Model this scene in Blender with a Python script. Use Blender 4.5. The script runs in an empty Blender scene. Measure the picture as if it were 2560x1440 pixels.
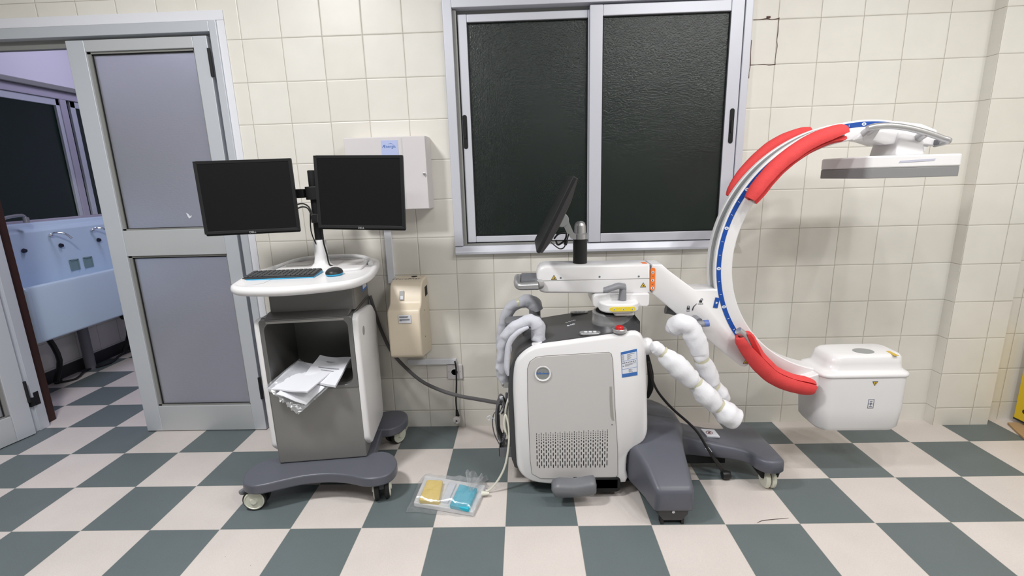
import bpy, bmesh, math, random
from mathutils import Vector, Matrix, Euler, noise
random.seed(7)
PI = math.pi
D = bpy.data
SC = bpy.context.scene
COL = SC.collection

# ------------------------------------------------------------------ camera
cam_d = D.cameras.new('camera')
cam = D.objects.new('camera', cam_d); COL.objects.link(cam)
cam_d.sensor_fit = 'HORIZONTAL'; cam_d.sensor_width = 36.0
cam_d.lens = 36.0 * 1210.13 / 2560.0
cam_d.clip_start = 0.02; cam_d.clip_end = 60
_a, _b, _c = -0.0314484582, -0.222014870, -0.0288904681
_f = Vector((math.sin(_a)*math.cos(_b), math.cos(_a)*math.cos(_b), math.sin(_b)))
_r = Vector((math.cos(_a), -math.sin(_a), 0)); _u = _r.cross(_f)
_r2 = _r*math.cos(_c) + _u*math.sin(_c); _u2 = _u*math.cos(_c) - _r*math.sin(_c)
cam.matrix_world = Matrix(((_r2.x, _u2.x, -_f.x, 1.37589), (_r2.y, _u2.y, -_f.y, -2.55946), (_r2.z, _u2.z, -_f.z, 1.39390), (0, 0, 0, 1)))
SC.camera = cam

# ------------------------------------------------------------------ world, lights, exposure
W = D.worlds.new('night'); SC.world = W; W.use_nodes = True
W.node_tree.nodes['Background'].inputs[0].default_value = (0.012, 0.024, 0.020, 1)
W.node_tree.nodes['Background'].inputs[1].default_value = 0.35
SC.view_settings.view_transform = 'Standard'; SC.view_settings.look = 'None'
SC.view_settings.exposure = 0.3; SC.view_settings.gamma = 1.0
SC.view_settings.use_curve_mapping = False

def area(name, loc, size, power, col=(1, 1, 1), shape='RECTANGLE', sy=None, aim=None):
    l = D.lights.new(name, 'AREA'); l.shape = shape; l.size = size
    if sy: l.size_y = sy
    l.energy = power; l.color = col
    o = D.objects.new(name, l); COL.objects.link(o); o.location = loc
    if aim: o.rotation_euler = (Vector(aim)-Vector(loc)).to_track_quat('-Z', 'Y').to_euler()
    return o
area('ceiling_and_fill_light', (-0.05, -1.75, 2.96), 0.36, 52, (1.0, 0.995, 0.985), 'RECTANGLE', 0.30)
area('ceiling_and_fill_light', (0.7, -2.9, 3.0), 1.2, 21, (1.0, 0.995, 0.985), 'RECTANGLE', 0.6)  # broad soft fill, added to lift the shaded wall; stands for no fixture
area('ceiling_and_fill_light', (2.9, -2.9, 2.96), 0.35, 23, (1.0, 0.99, 0.98), 'RECTANGLE', 0.35)
for i in range(5):
    area('surgical_lamp', (2.15+0.44*i, -1.5, 2.75), 0.09, 6.2, (1.0, 0.99, 0.975), 'DISK')
area('scrub_room_lamp', (-1.15, 1.25, 2.92), 0.9, 15, (0.74, 0.73, 1.0), 'RECTANGLE', 0.3)

# ------------------------------------------------------------------ materials
def nodes(m):
    m.use_nodes = True
    return m.node_tree.nodes, m.node_tree.links, m.node_tree.nodes['Principled BSDF']
MATS = {}
def mat(name, col, rough=0.5, metal=0.0, spec=0.5, bump=0.0, bscale=200.0, coat=0.0, vary=0.0, vscale=6.0, trans=0.0, ior=1.45, alpha=1.0, sss=0.0):
    m = D.materials.new(name); n, l, p = nodes(m)
    p.inputs['Base Color'].default_value = (*col, 1)
    p.inputs['Roughness'].default_value = rough
    p.inputs['Metallic'].default_value = metal
    p.inputs['Specular IOR Level'].default_value = spec
    p.inputs['Coat Weight'].default_value = coat
    p.inputs['Transmission Weight'].default_value = trans
    p.inputs['IOR'].default_value = ior
    p.inputs['Alpha'].default_value = alpha
    if vary or bump:
        tc = n.new('ShaderNodeTexCoord')
    if vary:
        nz = n.new('ShaderNodeTexNoise'); nz.inputs['Scale'].default_value = vscale; nz.inputs['Detail'].default_value = 4
        l.new(tc.outputs['Object'], nz.inputs['Vector'])
        mr = n.new('ShaderNodeMapRange'); mr.inputs[3].default_value = 1-vary; mr.inputs[4].default_value = 1+vary
        l.new(nz.outputs[0], mr.inputs[0])
        hs = n.new('ShaderNodeHueSaturation'); hs.inputs['Color'].default_value = (*col, 1)
        l.new(mr.outputs[0], hs.inputs['Value']); l.new(hs.outputs[0], p.inputs['Base Color'])
    if bump:
        nb = n.new('ShaderNodeTexNoise'); nb.inputs['Scale'].default_value = bscale; nb.inputs['Detail'].default_value = 3
        l.new(tc.outputs['Object'], nb.inputs['Vector'])
        bp = n.new('ShaderNodeBump'); bp.inputs['Strength'].default_value = bump; bp.inputs['Distance'].default_value = 0.002
        l.new(nb.outputs[0], bp.inputs['Height']); l.new(bp.outputs[0], p.inputs['Normal'])
    MATS[name] = m
    return m
M = {}
M['white'] = mat('white_enamel', (0.78, 0.77, 0.78), 0.28, vary=0.015)
M['white2'] = mat('offwhite_panel', (0.56, 0.545, 0.54), 0.33, vary=0.015)
M['deck'] = mat('charcoal_plastic', (0.055, 0.055, 0.06), 0.38, bump=0.06, bscale=900)
M['base'] = mat('slate_base_paint', (0.105, 0.110, 0.135), 0.36, bump=0.10, bscale=700)
M['grey'] = mat('mid_grey_plastic', (0.16, 0.165, 0.18), 0.38)
M['lever'] = mat('lever_grey', (0.21, 0.215, 0.235), 0.4)
M['silver'] = mat('silver_metal', (0.50, 0.50, 0.51), 0.32, metal=0.7)
M['chrome'] = mat('chrome', (0.75, 0.75, 0.76), 0.12, metal=1.0)
M['cartgrey'] = mat('cart_metallic_grey', (0.20, 0.197, 0.195), 0.36, metal=0.55, bump=0.03, bscale=1500)
M['cartfront'] = mat('cart_front_grey', (0.27, 0.265, 0.255), 0.38, metal=0.5, bump=0.03, bscale=1500)
M['black'] = mat('black_plastic', (0.012, 0.012, 0.013), 0.42)
M['blackmat'] = mat('black_matt', (0.006, 0.006, 0.007), 0.7)
M['screen'] = mat('screen_glass', (0.008, 0.008, 0.009), 0.32, spec=0.35)
M['rubber'] = mat('black_rubber', (0.015, 0.015, 0.015), 0.65)
M['hub'] = mat('wheel_hub', (0.68, 0.68, 0.58), 0.35)
M['bluesc'] = mat('blue_scale', (0.012, 0.075, 0.36), 0.35)
M['orange'] = mat('orange_scale', (0.86, 0.2, 0.035), 0.4)
M['yellow'] = mat('yellow_label', (0.78, 0.62, 0.04), 0.4)
M['warn'] = mat('warning_yellow', (0.62, 0.42, 0.05), 0.45)
M['print'] = mat('dark_print', (0.03, 0.03, 0.04), 0.6)
M['blueprint'] = mat('blue_print', (0.05, 0.16, 0.46), 0.5)
M['paper'] = mat('white_paper', (0.74, 0.75, 0.80), 0.7)
M['sticker'] = mat('white_sticker', (0.72, 0.74, 0.8), 0.45)
M['trackgrey'] = mat('track_aluminium', (0.36, 0.37, 0.38), 0.5, metal=0.3)
M['trackdark'] = mat('track_dark', (0.06, 0.065, 0.07), 0.5)
M['foamred'] = mat('red_foam', (0.72, 0.062, 0.062), 0.75, bump=0.5, bscale=260, vary=0.08, vscale=60)
M['foamwhite'] = mat('white_foam', (0.80, 0.80, 0.84), 0.6, bump=0.35, bscale=160)
M['foamgrey'] = mat('pale_grey_foam', (0.57, 0.58, 0.64), 0.75, bump=0.5, bscale=160)
M['tape'] = mat('yellowed_tape', (0.62, 0.60, 0.45), 0.35)
M['alu'] = mat('painted_aluminium', (0.60, 0.63, 0.68), 0.38, metal=0.25)
M['alu2'] = mat('window_aluminium', (0.62, 0.63, 0.70), 0.38, metal=0.2)
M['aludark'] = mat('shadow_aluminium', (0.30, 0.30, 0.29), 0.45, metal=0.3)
M['seal'] = mat('black_seal', (0.01, 0.01, 0.012), 0.6)
M['plaster'] = mat('white_plaster', (0.74, 0.75, 0.80), 0.7, bump=0.2, bscale=60)
M['lilac'] = mat('pale_plaster', (0.72, 0.70, 0.76), 0.75, bump=0.1, bscale=40)
M['wood'] = mat('mahogany_wood', (0.038, 0.013, 0.009), 0.55, vary=0.3, vscale=14)
M['porcelain'] = mat('porcelain', (0.58, 0.72, 0.86), 0.16, coat=0.4)
M['cream'] = mat('cream_plastic', (0.70, 0.61, 0.48), 0.38)
M['boxwhite'] = mat('cabinet_white', (0.66, 0.63, 0.64), 0.45)
M['pipe'] = mat('grey_pipe', (0.20, 0.20, 0.22), 0.5)
M['cable'] = mat('grey_cable', (0.13, 0.13, 0.14), 0.5)
M['cablewhite'] = mat('white_cable', (0.72, 0.71, 0.62), 0.45)
M['red'] = mat('red_button', (0.6, 0.02, 0.02), 0.25)
M['kbkey'] = mat('key_black', (0.02, 0.021, 0.024), 0.45)
M['cyan'] = mat('cyan_trim', (0.03, 0.36, 0.62), 0.4)
M['padyellow'] = mat('yellow_pedal', (0.86, 0.62, 0.10), 0.5)
M['padcyan'] = mat('cyan_pedal', (0.02, 0.46, 0.62), 0.5)
M['signyellow'] = mat('yellow_sign', (0.78, 0.55, 0.02), 0.45)
M['cardboard'] = mat('cardboard', (0.42, 0.28, 0.15), 0.8, vary=0.1, vscale=20)
M['logogrey'] = mat('logo_grey', (0.42, 0.42, 0.43), 0.5)

def film(name, f=0.32, tint=(0.9, 0.92, 0.95), bump=0.6, scale=35):
    m = D.materials.new(name); m.use_nodes = True; n = m.node_tree.nodes; l = m.node_tree.links
    n.remove(n['Principled BSDF']); out = n['Material Output']
    t = n.new('ShaderNodeBsdfTransparent'); t.inputs[0].default_value = (0.96, 0.965, 0.97, 1)
    g = n.new('ShaderNodeBsdfGlossy'); g.inputs['Color'].default_value = (*tint, 1); g.inputs['Roughness'].default_value = 0.12
    d = n.new('ShaderNodeBsdfDiffuse'); d.inputs['Color'].default_value = (0.8, 0.82, 0.86, 1)
    tc = n.new('ShaderNodeTexCoord'); nz = n.new('ShaderNodeTexNoise'); nz.inputs['Scale'].default_value = scale; nz.inputs['Detail'].default_value = 5
    l.new(tc.outputs['Object'], nz.inputs['Vector'])
    bp = n.new('ShaderNodeBump'); bp.inputs['Strength'].default_value = bump; bp.inputs['Distance'].default_value = 0.01
    l.new(nz.outputs[0], bp.inputs['Height']); l.new(bp.outputs[0], g.inputs['Normal'])
    m1 = n.new('ShaderNodeMixShader'); m1.inputs[0].default_value = 0.45
    l.new(g.outputs[0], m1.inputs[1]); l.new(d.outputs[0], m1.inputs[2])
    m2 = n.new('ShaderNodeMixShader'); m2.inputs[0].default_value = f
    l.new(t.outputs[0], m2.inputs[1]); l.new(m1.outputs[0], m2.inputs[2]); l.new(m2.outputs[0], out.inputs[0])
    return m
M['film'] = film('clear_plastic_film', 0.42)
M['filmthin'] = film('clear_plastic_sleeve', 0.27)

def frosted(name, col, rough, bump, scale, stretch=(1, 1, 1), spec=0.5, tr=1.0):
    m = D.materials.new(name); n, l, p = nodes(m)
    p.inputs['Base Color'].default_value = (*col, 1); p.inputs['Roughness'].default_value = rough
    p.inputs['Transmission Weight'].default_value = tr; p.inputs['IOR'].default_value = 1.45
    p.inputs['Specular IOR Level'].default_value = spec
    tc = n.new('ShaderNodeTexCoord'); mp = n.new('ShaderNodeMapping'); mp.inputs['Scale'].default_value = stretch
    nz = n.new('ShaderNodeTexNoise'); nz.inputs['Scale'].default_value = scale; nz.inputs['Detail'].default_value = 3
    l.new(tc.outputs['Object'], mp.inputs[0]); l.new(mp.outputs[0], nz.inputs['Vector'])
    bp = n.new('ShaderNodeBump'); bp.inputs['Strength'].default_value = bump; bp.inputs['Distance'].default_value = 0.004
    l.new(nz.outputs[0], bp.inputs['Height']); l.new(bp.outputs[0], p.inputs['Normal'])
    return m
M['doorglass'] = frosted('frosted_door_glass', (0.78, 0.80, 0.86), 0.42, 0.25, 60, (1, 1, 3), tr=0.82)
M['nightglass'] = frosted('stippled_window_glass', (0.55, 0.66, 0.62), 0.22, 0.55, 150)
M['backglass'] = frosted('clear_night_glass', (0.55, 0.62, 0.66), 0.05, 0.05, 5)

def tile_mat(name, axis, z0=0.10195, x0=0.0, c1=(0.77, 0.748, 0.695), c2=(0.745, 0.715, 0.655), mortar=(0.40, 0.37, 0.31)):
    m = D.materials.new(name); n, l, p = nodes(m)
    g = n.new('ShaderNodeNewGeometry'); s = n.new('ShaderNodeSeparateXYZ'); l.new(g.outputs['Position'], s.inputs[0])
    c = n.new('ShaderNodeCombineXYZ')
    ax = n.new('ShaderNodeMath'); ax.operation = 'ADD'; ax.inputs[1].default_value = 20.0-x0; l.new(s.outputs[axis], ax.inputs[0])
    az = n.new('ShaderNodeMath'); az.operation = 'ADD'; az.inputs[1].default_value = 0.19964*20-z0; l.new(s.outputs[2], az.inputs[0])
    l.new(ax.outputs[0], c.inputs[0]); l.new(az.outputs[0], c.inputs[1])
    # slight waviness of the hand-laid joints
    wz = n.new('ShaderNodeTexNoise'); wz.inputs['Scale'].default_value = 3.0; l.new(c.outputs[0], wz.inputs['Vector'])
    ws = n.new('ShaderNodeVectorMath'); ws.operation = 'SCALE'; ws.inputs['Scale'].default_value = 0.004
    wv = n.new('ShaderNodeVectorMath'); wv.operation = 'ADD'
    wo = n.new('ShaderNodeVectorMath'); wo.operation = 'SUBTRACT'; wo.inputs[1].default_value = (0.5, 0.5, 0.5)
    l.new(wz.outputs['Color'], wo.inputs[0]); l.new(wo.outputs[0], ws.inputs[0]); l.new(ws.outputs[0], wv.inputs[1]); l.new(c.outputs[0], wv.inputs[0])
    def brick(ms, sm):
        b = n.new('ShaderNodeTexBrick'); b.offset = 0.0; b.squash = 1.0; b.offset_frequency = 1; b.squash_frequency = 1
        b.inputs['Scale'].default_value = 1.0; b.inputs['Brick Width'].default_value = 0.2; b.inputs['Row Height'].default_value = 0.19964
        b.inputs['Mortar Size'].default_value = ms; b.inputs['Mortar Smooth'].default_value = sm; b.inputs['Bias'].default_value = 0
        b.inputs['Color1'].default_value = (*c1, 1); b.inputs['Color2'].default_value = (*c2, 1); b.inputs['Mortar'].default_value = (*mortar, 1)
        l.new(wv.outputs[0], b.inputs['Vector']); return b
    b1 = brick(0.0015, 0.4); b2 = brick(0.006, 1.0)
    # soft cloudy glaze
    nz = n.new('ShaderNodeTexNoise'); nz.inputs['Scale'].default_value = 9; nz.inputs['Detail'].default_value = 3; l.new(c.outputs[0], nz.inputs['Vector'])
    mr = n.new('ShaderNodeMapRange'); mr.inputs[3].default_value = 0.95; mr.inputs[4].default_value = 1.05; l.new(nz.outputs[0], mr.inputs[0])
    hs = n.new('ShaderNodeHueSaturation'); l.new(b1.outputs['Color'], hs.inputs['Color']); l.new(mr.outputs[0], hs.inputs['Value'])
    l.new(hs.outputs[0], p.inputs['Base Color'])
    rr = n.new('ShaderNodeMapRange'); rr.inputs[3].default_value = 0.38; rr.inputs[4].default_value = 0.8; l.new(b1.outputs['Fac'], rr.inputs[0]); l.new(rr.outputs[0], p.inputs['Roughness'])
    bp = n.new('ShaderNodeBump'); bp.invert = True; bp.inputs['Strength'].default_value = 0.55; bp.inputs['Distance'].default_value = 0.0025
    l.new(b2.outputs['Fac'], bp.inputs['Height'])
    bp2 = n.new('ShaderNodeBump'); bp2.inputs['Strength'].default_value = 0.25; bp2.inputs['Distance'].default_value = 0.004
    nz2 = n.new('ShaderNodeTexNoise'); nz2.inputs['Scale'].default_value = 7; l.new(c.outputs[0], nz2.inputs['Vector'])
    l.new(nz2.outputs[0], bp2.inputs['Height']); l.new(bp.outputs[0], bp2.inputs['Normal']); l.new(bp2.outputs[0], p.inputs['Normal'])
    return m
M['tileX'] = tile_mat('cream_wall_tiles', 0)
M['tileF'] = tile_mat('sage_wall_tiles', 0, c1=(0.34, 0.36, 0.34), c2=(0.32, 0.34, 0.32))
M['tileL'] = tile_mat('sage_wall_tiles_side', 1, c1=(0.34, 0.36, 0.34), c2=(0.32, 0.34, 0.32))
M['tileY'] = tile_mat('cream_wall_tiles_side', 1)

def floor_mat():
    m = D.materials.new('checkered_floor_tiles'); n, l, p = nodes(m)
    T, FX, FY, TH = 0.29826, -0.82575, 0.04821, 0.00456
    g = n.new('ShaderNodeNewGeometry'); mp = n.new('ShaderNodeMapping'); mp.vector_type = 'TEXTURE'
    mp.inputs['Location'].default_value = (FX, FY, -0.15); mp.inputs['Rotation'].default_value = (0, 0, TH); mp.inputs['Scale'].default_value = (T, T, T)
    l.new(g.outputs['Position'], mp.inputs[0])
    ck = n.new('ShaderNodeTexChecker'); ck.inputs['Scale'].default_value = 1.0
    ck.inputs['Color2'].default_value = (0.130, 0.157, 0.163, 1); ck.inputs['Color1'].default_value = (0.64, 0.585, 0.555, 1)
    l.new(mp.outputs[0], ck.inputs['Vector'])
    nz = n.new('ShaderNodeTexNoise'); nz.inputs['Scale'].default_value = 60; nz.inputs['Detail'].default_value = 6; l.new(mp.outputs[0], nz.inputs['Vector'])
    n2 = n.new('ShaderNodeTexNoise'); n2.inputs['Scale'].default_value = 1.3; n2.inputs['Detail'].default_value = 3; l.new(mp.outputs[0], n2.inputs['Vector'])
    ad = n.new('ShaderNodeMath'); ad.operation = 'ADD'; l.new(nz.outputs[0], ad.inputs[0]); l.new(n2.outputs[0], ad.inputs[1])
    mr = n.new('ShaderNodeMapRange'); mr.inputs[1].default_value = 0.5; mr.inputs[2].default_value = 1.5; mr.inputs[3].default_value = 0.90; mr.inputs[4].default_value = 1.10; l.new(ad.outputs[0], mr.inputs[0])
    hs = n.new('ShaderNodeHueSaturation'); l.new(ck.outputs['Color'], hs.inputs['Color']); l.new(mr.outputs[0], hs.inputs['Value'])
    # faint joints
    off = n.new('ShaderNodeVectorMath'); off.operation = 'ADD'; off.inputs[1].default_value = (60, 60, 0); l.new(mp.outputs[0], off.inputs[0])
    b = n.new('ShaderNodeTexBrick'); b.offset = 0.0; b.squash = 1.0
    b.inputs['Scale'].default_value = 1.0; b.inputs['Brick Width'].default_value = 1.0; b.inputs['Row Height'].default_value = 1.0
    b.inputs['Mortar Size'].default_value = 0.004; b.inputs['Mortar Smooth'].default_value = 0.2
    l.new(off.outputs[0], b.inputs['Vector'])
    mx = n.new('ShaderNodeMixRGB'); mx.inputs[2].default_value = (0.42, 0.40, 0.35, 1)
    mf = n.new('ShaderNodeMath'); mf.operation = 'MULTIPLY'; mf.inputs[1].default_value = 0.55; l.new(b.outputs['Fac'], mf.inputs[0])
    l.new(mf.outputs[0], mx.inputs[0]); l.new(hs.outputs[0], mx.inputs[1])
    # sparse dark specks of dirt
    vo = n.new('ShaderNodeTexVoronoi'); vo.inputs['Scale'].default_value = 3.1; l.new(mp.outputs[0], vo.inputs['Vector'])
    lt = n.new('ShaderNodeMath'); lt.operation = 'LESS_THAN'; lt.inputs[1].default_value = 0.014; l.new(vo.outputs['Distance'], lt.inputs[0])
    mx2 = n.new('ShaderNodeMixRGB'); mx2.inputs[2].default_value = (0.10, 0.09, 0.08, 1)
    l.new(lt.outputs[0], mx2.inputs[0]); l.new(mx.outputs[0], mx2.inputs[1])
    l.new(mx2.outputs[0], p.inputs['Base Color'])
    p.inputs['Roughness'].default_value = 0.42; p.inputs['Specular IOR Level'].default_value = 0.35
    bp = n.new('ShaderNodeBump'); bp.inputs['Strength'].default_value = 0.12; bp.inputs['Distance'].default_value = 0.002; l.new(nz.outputs[0], bp.inputs['Height']); l.new(bp.outputs[0], p.inputs['Normal'])
    return m
M['floor'] = floor_mat()

# ------------------------------------------------------------------ mesh helpers
FRAME = {}
class MB:
    def __init__(s): s.v = []; s.f = []
    def add(s, vs, fs):
        o = len(s.v); s.v += [tuple(v) for v in vs]; s.f += [tuple(i+o for i in f) for f in fs]; return s
    def box(s, c, d, rot=None):
        vs = [Vector((x*d[0]/2, y*d[1]/2, z*d[2]/2)) for x in (-1, 1) for y in (-1, 1) for z in (-1, 1)]
        if rot: R = Euler(rot).to_matrix(); vs = [R @ v for v in vs]
        vs = [v+Vector(c) for v in vs]
        return s.add(vs, [(0, 1, 3, 2), (4, 6, 7, 5), (0, 4, 5, 1), (2, 3, 7, 6), (0, 2, 6, 4), (1, 5, 7, 3)])
    def b2(s, x0, x1, y0, y1, z0, z1):
        return s.box(((x0+x1)/2, (y0+y1)/2, (z0+z1)/2), (abs(x1-x0), abs(y1-y0), abs(z1-z0)))
    def loft(s, rings, cap=True, closed=True):
        n = len(rings[0]); vs = [p for r in rings for p in r]; fs = []
        for i in range(len(rings)-1):
            for j in range(n if closed else n-1):
                a = i*n+j; b = i*n+(j+1) % n; fs.append((a, b, b+n, a+n))
        if cap: fs.append(tuple(range(n-1, -1, -1))); fs.append(tuple(range((len(rings)-1)*n, len(rings)*n)))
        return s.add(vs, fs)
    def prism(s, pts, a, b, plane='XZ'):
        if plane == 'XZ': mk = lambda p, t: (p[0], t, p[1])
        elif plane == 'XY': mk = lambda p, t: (p[0], p[1], t)
        else: mk = lambda p, t: (t, p[0], p[1])
        return s.loft([[mk(p, a) for p in pts], [mk(p, b) for p in pts]])
    def tube(s, pts, r, n=12, smooth=3, cap=True, flat=1.0):
        P = [Vector(p) for p in pts]; R = r if isinstance(r, (list, tuple)) else [r]*len(P)
        if smooth > 1 and len(P) > 2:
            Q = []; RR = []
            for i in range(len(P)-1):
                p0 = P[max(i-1, 0)]; p1 = P[i]; p2 = P[i+1]; p3 = P[min(i+2, len(P)-1)]
                for k in range(smooth):
                    t = k/smooth
                    Q.append(0.5*((2*p1)+(p2-p0)*t+(2*p0-5*p1+4*p2-p3)*t*t+(3*p1-3*p2+p3-p0)*t**3)); RR.append(R[i]*(1-t)+R[i+1]*t)
            Q.append(P[-1]); RR.append(R[-1]); P = Q; R = RR
        rings = []; up = None
        for i, p in enumerate(P):
            t = (P[min(i+1, len(P)-1)]-P[max(i-1, 0)]).normalized()
            if up is None: up = t.orthogonal().normalized()
            up = (up-t*up.dot(t)).normalized(); w = t.cross(up)
            rings.append([p+(up*math.cos(2*PI*k/n)+w*math.sin(2*PI*k/n)*flat)*R[i] for k in range(n)])
        return s.loft(rings, cap)
    def lathe(s, prof, c, ax='Z', n=32):
        rings = []
        for r, h in prof:
            ring = []
            for k in range(n):
                a = 2*PI*k/n; x, y = r*math.cos(a), r*math.sin(a)
                q = (x, y, h) if ax == 'Z' else ((h, x, y) if ax == 'X' else (y, h, x))
                ring.append((c[0]+q[0], c[1]+q[1], c[2]+q[2]))
            rings.append(ring)
        return s.loft(rings)
    def xform(s, Mx, i0=0):
        s.v = s.v[:i0]+[tuple(Mx @ Vector(v)) for v in s.v[i0:]]; return s
    def build(s, name, m, parent=None, bevel=0.0, seg=2, ang=35, sub=0, origin=True):
        me = D.meshes.new(name); me.from_pydata(s.v, [], s.f)
        bm = bmesh.new(); bm.from_mesh(me); bmesh.ops.recalc_face_normals(bm, faces=bm.faces[:]); bm.to_mesh(me); bm.free()
        o = D.objects.new(name, me); COL.objects.link(o)
        me.materials.append(m if not isinstance(m, str) else M[m])
        if parent is not None:
            F = FRAME.get(parent.name, Matrix()); me.transform(F.inverted()); o.parent = parent; FRAME[o.name] = F
        elif origin:
            xs = [v.co for v in me.vertices]
            c = Vector(((min(v.x for v in xs)+max(v.x for v in xs))/2, (min(v.y for v in xs)+max(v.y for v in xs))/2, min(v.z for v in xs)))
            F = Matrix.Translation(c); me.transform(F.inverted()); o.location = c; FRAME[o.name] = F
        for p in me.polygons: p.use_smooth = True
        me.set_sharp_from_angle(angle=math.radians(ang))
        if bevel:
            b = o.modifiers.new('bevel', 'BEVEL'); b.width = bevel; b.segments = seg; b.limit_method = 'ANGLE'; b.angle_limit = math.radians(30); b.harden_normals = True
        if sub:
            q = o.modifiers.new('sub', 'SUBSURF'); q.levels = sub; q.render_levels = sub
        return o
def root(name, loc, label, cat, group=None, rz=0.0, local=False):
    o = D.objects.new(name, None); COL.objects.link(o); o.location = loc; o.rotation_euler = (0, 0, rz)
    o.empty_display_size = 0.1
    o['label'] = label; o['category'] = cat
    if group: o['group'] = group
    FRAME[o.name] = Matrix() if local else Matrix.Translation(Vector(loc))
    return o
def tag(o, label, cat, group=None):
    o['label'] = label; o['category'] = cat
    if group: o['group'] = group
    return o
def lab(o, text): o['label'] = text; return o
def st(o): o['kind'] = 'structure'; return o
def xz(L): return [(p[0], p[2]) for p in L]
def xy(L): return [(p[0], p[1]) for p in L]
def rrect(x0, x1, y0, y1, r, n=5):
    if not isinstance(r, (list, tuple)): r = [r]*4
    out = []
    for (cx, cy, a0, q) in ((x1-r[0], y1-r[0], 0, r[0]), (x0+r[1], y1-r[1], 90, r[1]), (x0+r[2], y0+r[2], 180, r[2]), (x1-r[3], y0+r[3], 270, r[3])):
        for k in range(n+1):
            a = math.radians(a0+90*k/n); out.append((cx+q*math.cos(a), cy+q*math.sin(a)))
    return out
def inset_poly(P, d):
    ar = sum(P[i-1][0]*P[i][1]-P[i][0]*P[i-1][1] for i in range(len(P)))
    Q = P if ar > 0 else P[::-1]
    n = len(Q); o = []
    for i in range(n):
        a = Vector(Q[i-1]); c = Vector(Q[i]); e_ = Vector(Q[(i+1) % n]); t1 = (c-a).normalized(); t2 = (e_-c).normalized(); t = (t1+t2).normalized(); o.append((c.x-t.y*d, c.y+t.x*d))
    return o
def fillet(P, r, n=6):
    o = []; N = len(P)
    for i in range(N):
        a, b, c = Vector(P[i-1]), Vector(P[i]), Vector(P[(i+1) % N]); u = (a-b).normalized(); v = (c-b).normalized()
        th = math.acos(max(-1, min(1, u.dot(v)))); t = min(r/math.tan(th/2), (a-b).length*0.45, (c-b).length*0.45); p0 = b+u*t; p1 = b+v*t
        for k in range(n+1):
            s_ = k/n; o.append(tuple(p0*(1-s_)**2+b*2*s_*(1-s_)+p1*s_*s_))
    return o
def circle(cx, cy, r, n=32, ry=None): return [(cx+r*math.cos(2*PI*k/n), cy+(ry or r)*math.sin(2*PI*k/n)) for k in range(n)]
def smooth_poly(pts, k=4, closed=True):
    P = [Vector(p) for p in pts]; n = len(P); out = []
    for i in range(n if closed else n-1):
        g = (lambda j: P[j % n]) if closed else (lambda j: P[max(0, min(n-1, j))])
        p0, p1, p2, p3 = g(i-1), g(i), g(i+1), g(i+2)
        for q in range(k):
            t = q/k
            out.append(tuple(0.5*((2*p1)+(p2-p0)*t+(2*p0-5*p1+4*p2-p3)*t*t+(3*p1-3*p2+p3-p0)*t**3)))
    if not closed: out.append(tuple(P[-1]))
    return out
def text(name, s, loc, rot, size, m, parent, ext=0.0004, align='CENTER', shear=0.0, bold=False, sx=1.0):
    cu = D.curves.new(name, 'FONT'); cu.body = s; cu.size = size; cu.align_x = align; cu.align_y = 'CENTER'; cu.extrude = ext; cu.shear = shear
    if bold: cu.offset = size*0.02
    o = D.objects.new(name, cu); COL.objects.link(o)
    bpy.context.view_layer.update()
    dg = bpy.context.evaluated_depsgraph_get(); me = D.meshes.new_from_object(o.evaluated_get(dg))
    D.objects.remove(o)
    me.transform(Matrix.Translation(Vector(loc)) @ Euler(rot).to_matrix().to_4x4() @ Matrix.Diagonal((sx, 1, 1, 1)))
    t = D.objects.new(name, me); COL.objects.link(t); me.materials.clear(); me.materials.append(M[m])
    F = FRAME[parent.name]; me.transform(F.inverted()); t.parent = parent; FRAME[t.name] = F
    return t
FR = (PI/2, 0, 0)      # lettering that faces the camera side (-Y)

# ------------------------------------------------------------------ room shell
CEIL = 3.05
st(MB().b2(-3.2, 4.3, -5.2, 3.2, -0.08, 0).build('floor', 'floor'))
st(MB().b2(-3.2, 4.3, -5.2, 3.2, CEIL, CEIL+0.08).build('ceiling', mat('grey_ceiling', (0.42, 0.42, 0.43), 0.8)))
# back wall with a doorway (x -1.62..-0.075, z..2.232) and a window opening
w = MB()
DX0, DX1, DZ = -1.70, -0.076, 2.232
WX0, WX1, WZ0, WZ1 = 1.01, 2.46, 1.015, 2.225
w.b2(-3.1, DX0, 0, 0.10, 0, CEIL); w.b2(DX0, DX1, 0, 0.10, DZ, CEIL)
w.b2(DX1, WX0, 0, 0.10, 0, CEIL); w.b2(WX0, WX1, 0, 0.10, 0, WZ0); w.b2(WX0, WX1, 0, 0.10, WZ1, CEIL); w.b2(WX1, 4.2, 0, 0.10, 0, CEIL)
st(w.build('wall_back', 'tileX'))
st(MB().b2(4.092, 4.2, -5.1, 0, 0, CEIL).build('wall_right', 'tileY'))
st(MB().b2(-3.1, -3.0, -5.1, 0, 0, CEIL).build('wall_left', 'tileL'))
st(MB().b2(-3.1, 4.2, -5.2, -5.1, 0, CEIL).build('wall_front', 'tileF'))
# tiled pilaster near the right corner
st(MB().b2(3.597, 3.893, -0.06, 0, 0, CEIL).build('wall_pilaster', tile_mat('pilaster_tiles', 0, x0=0.0)))
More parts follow.
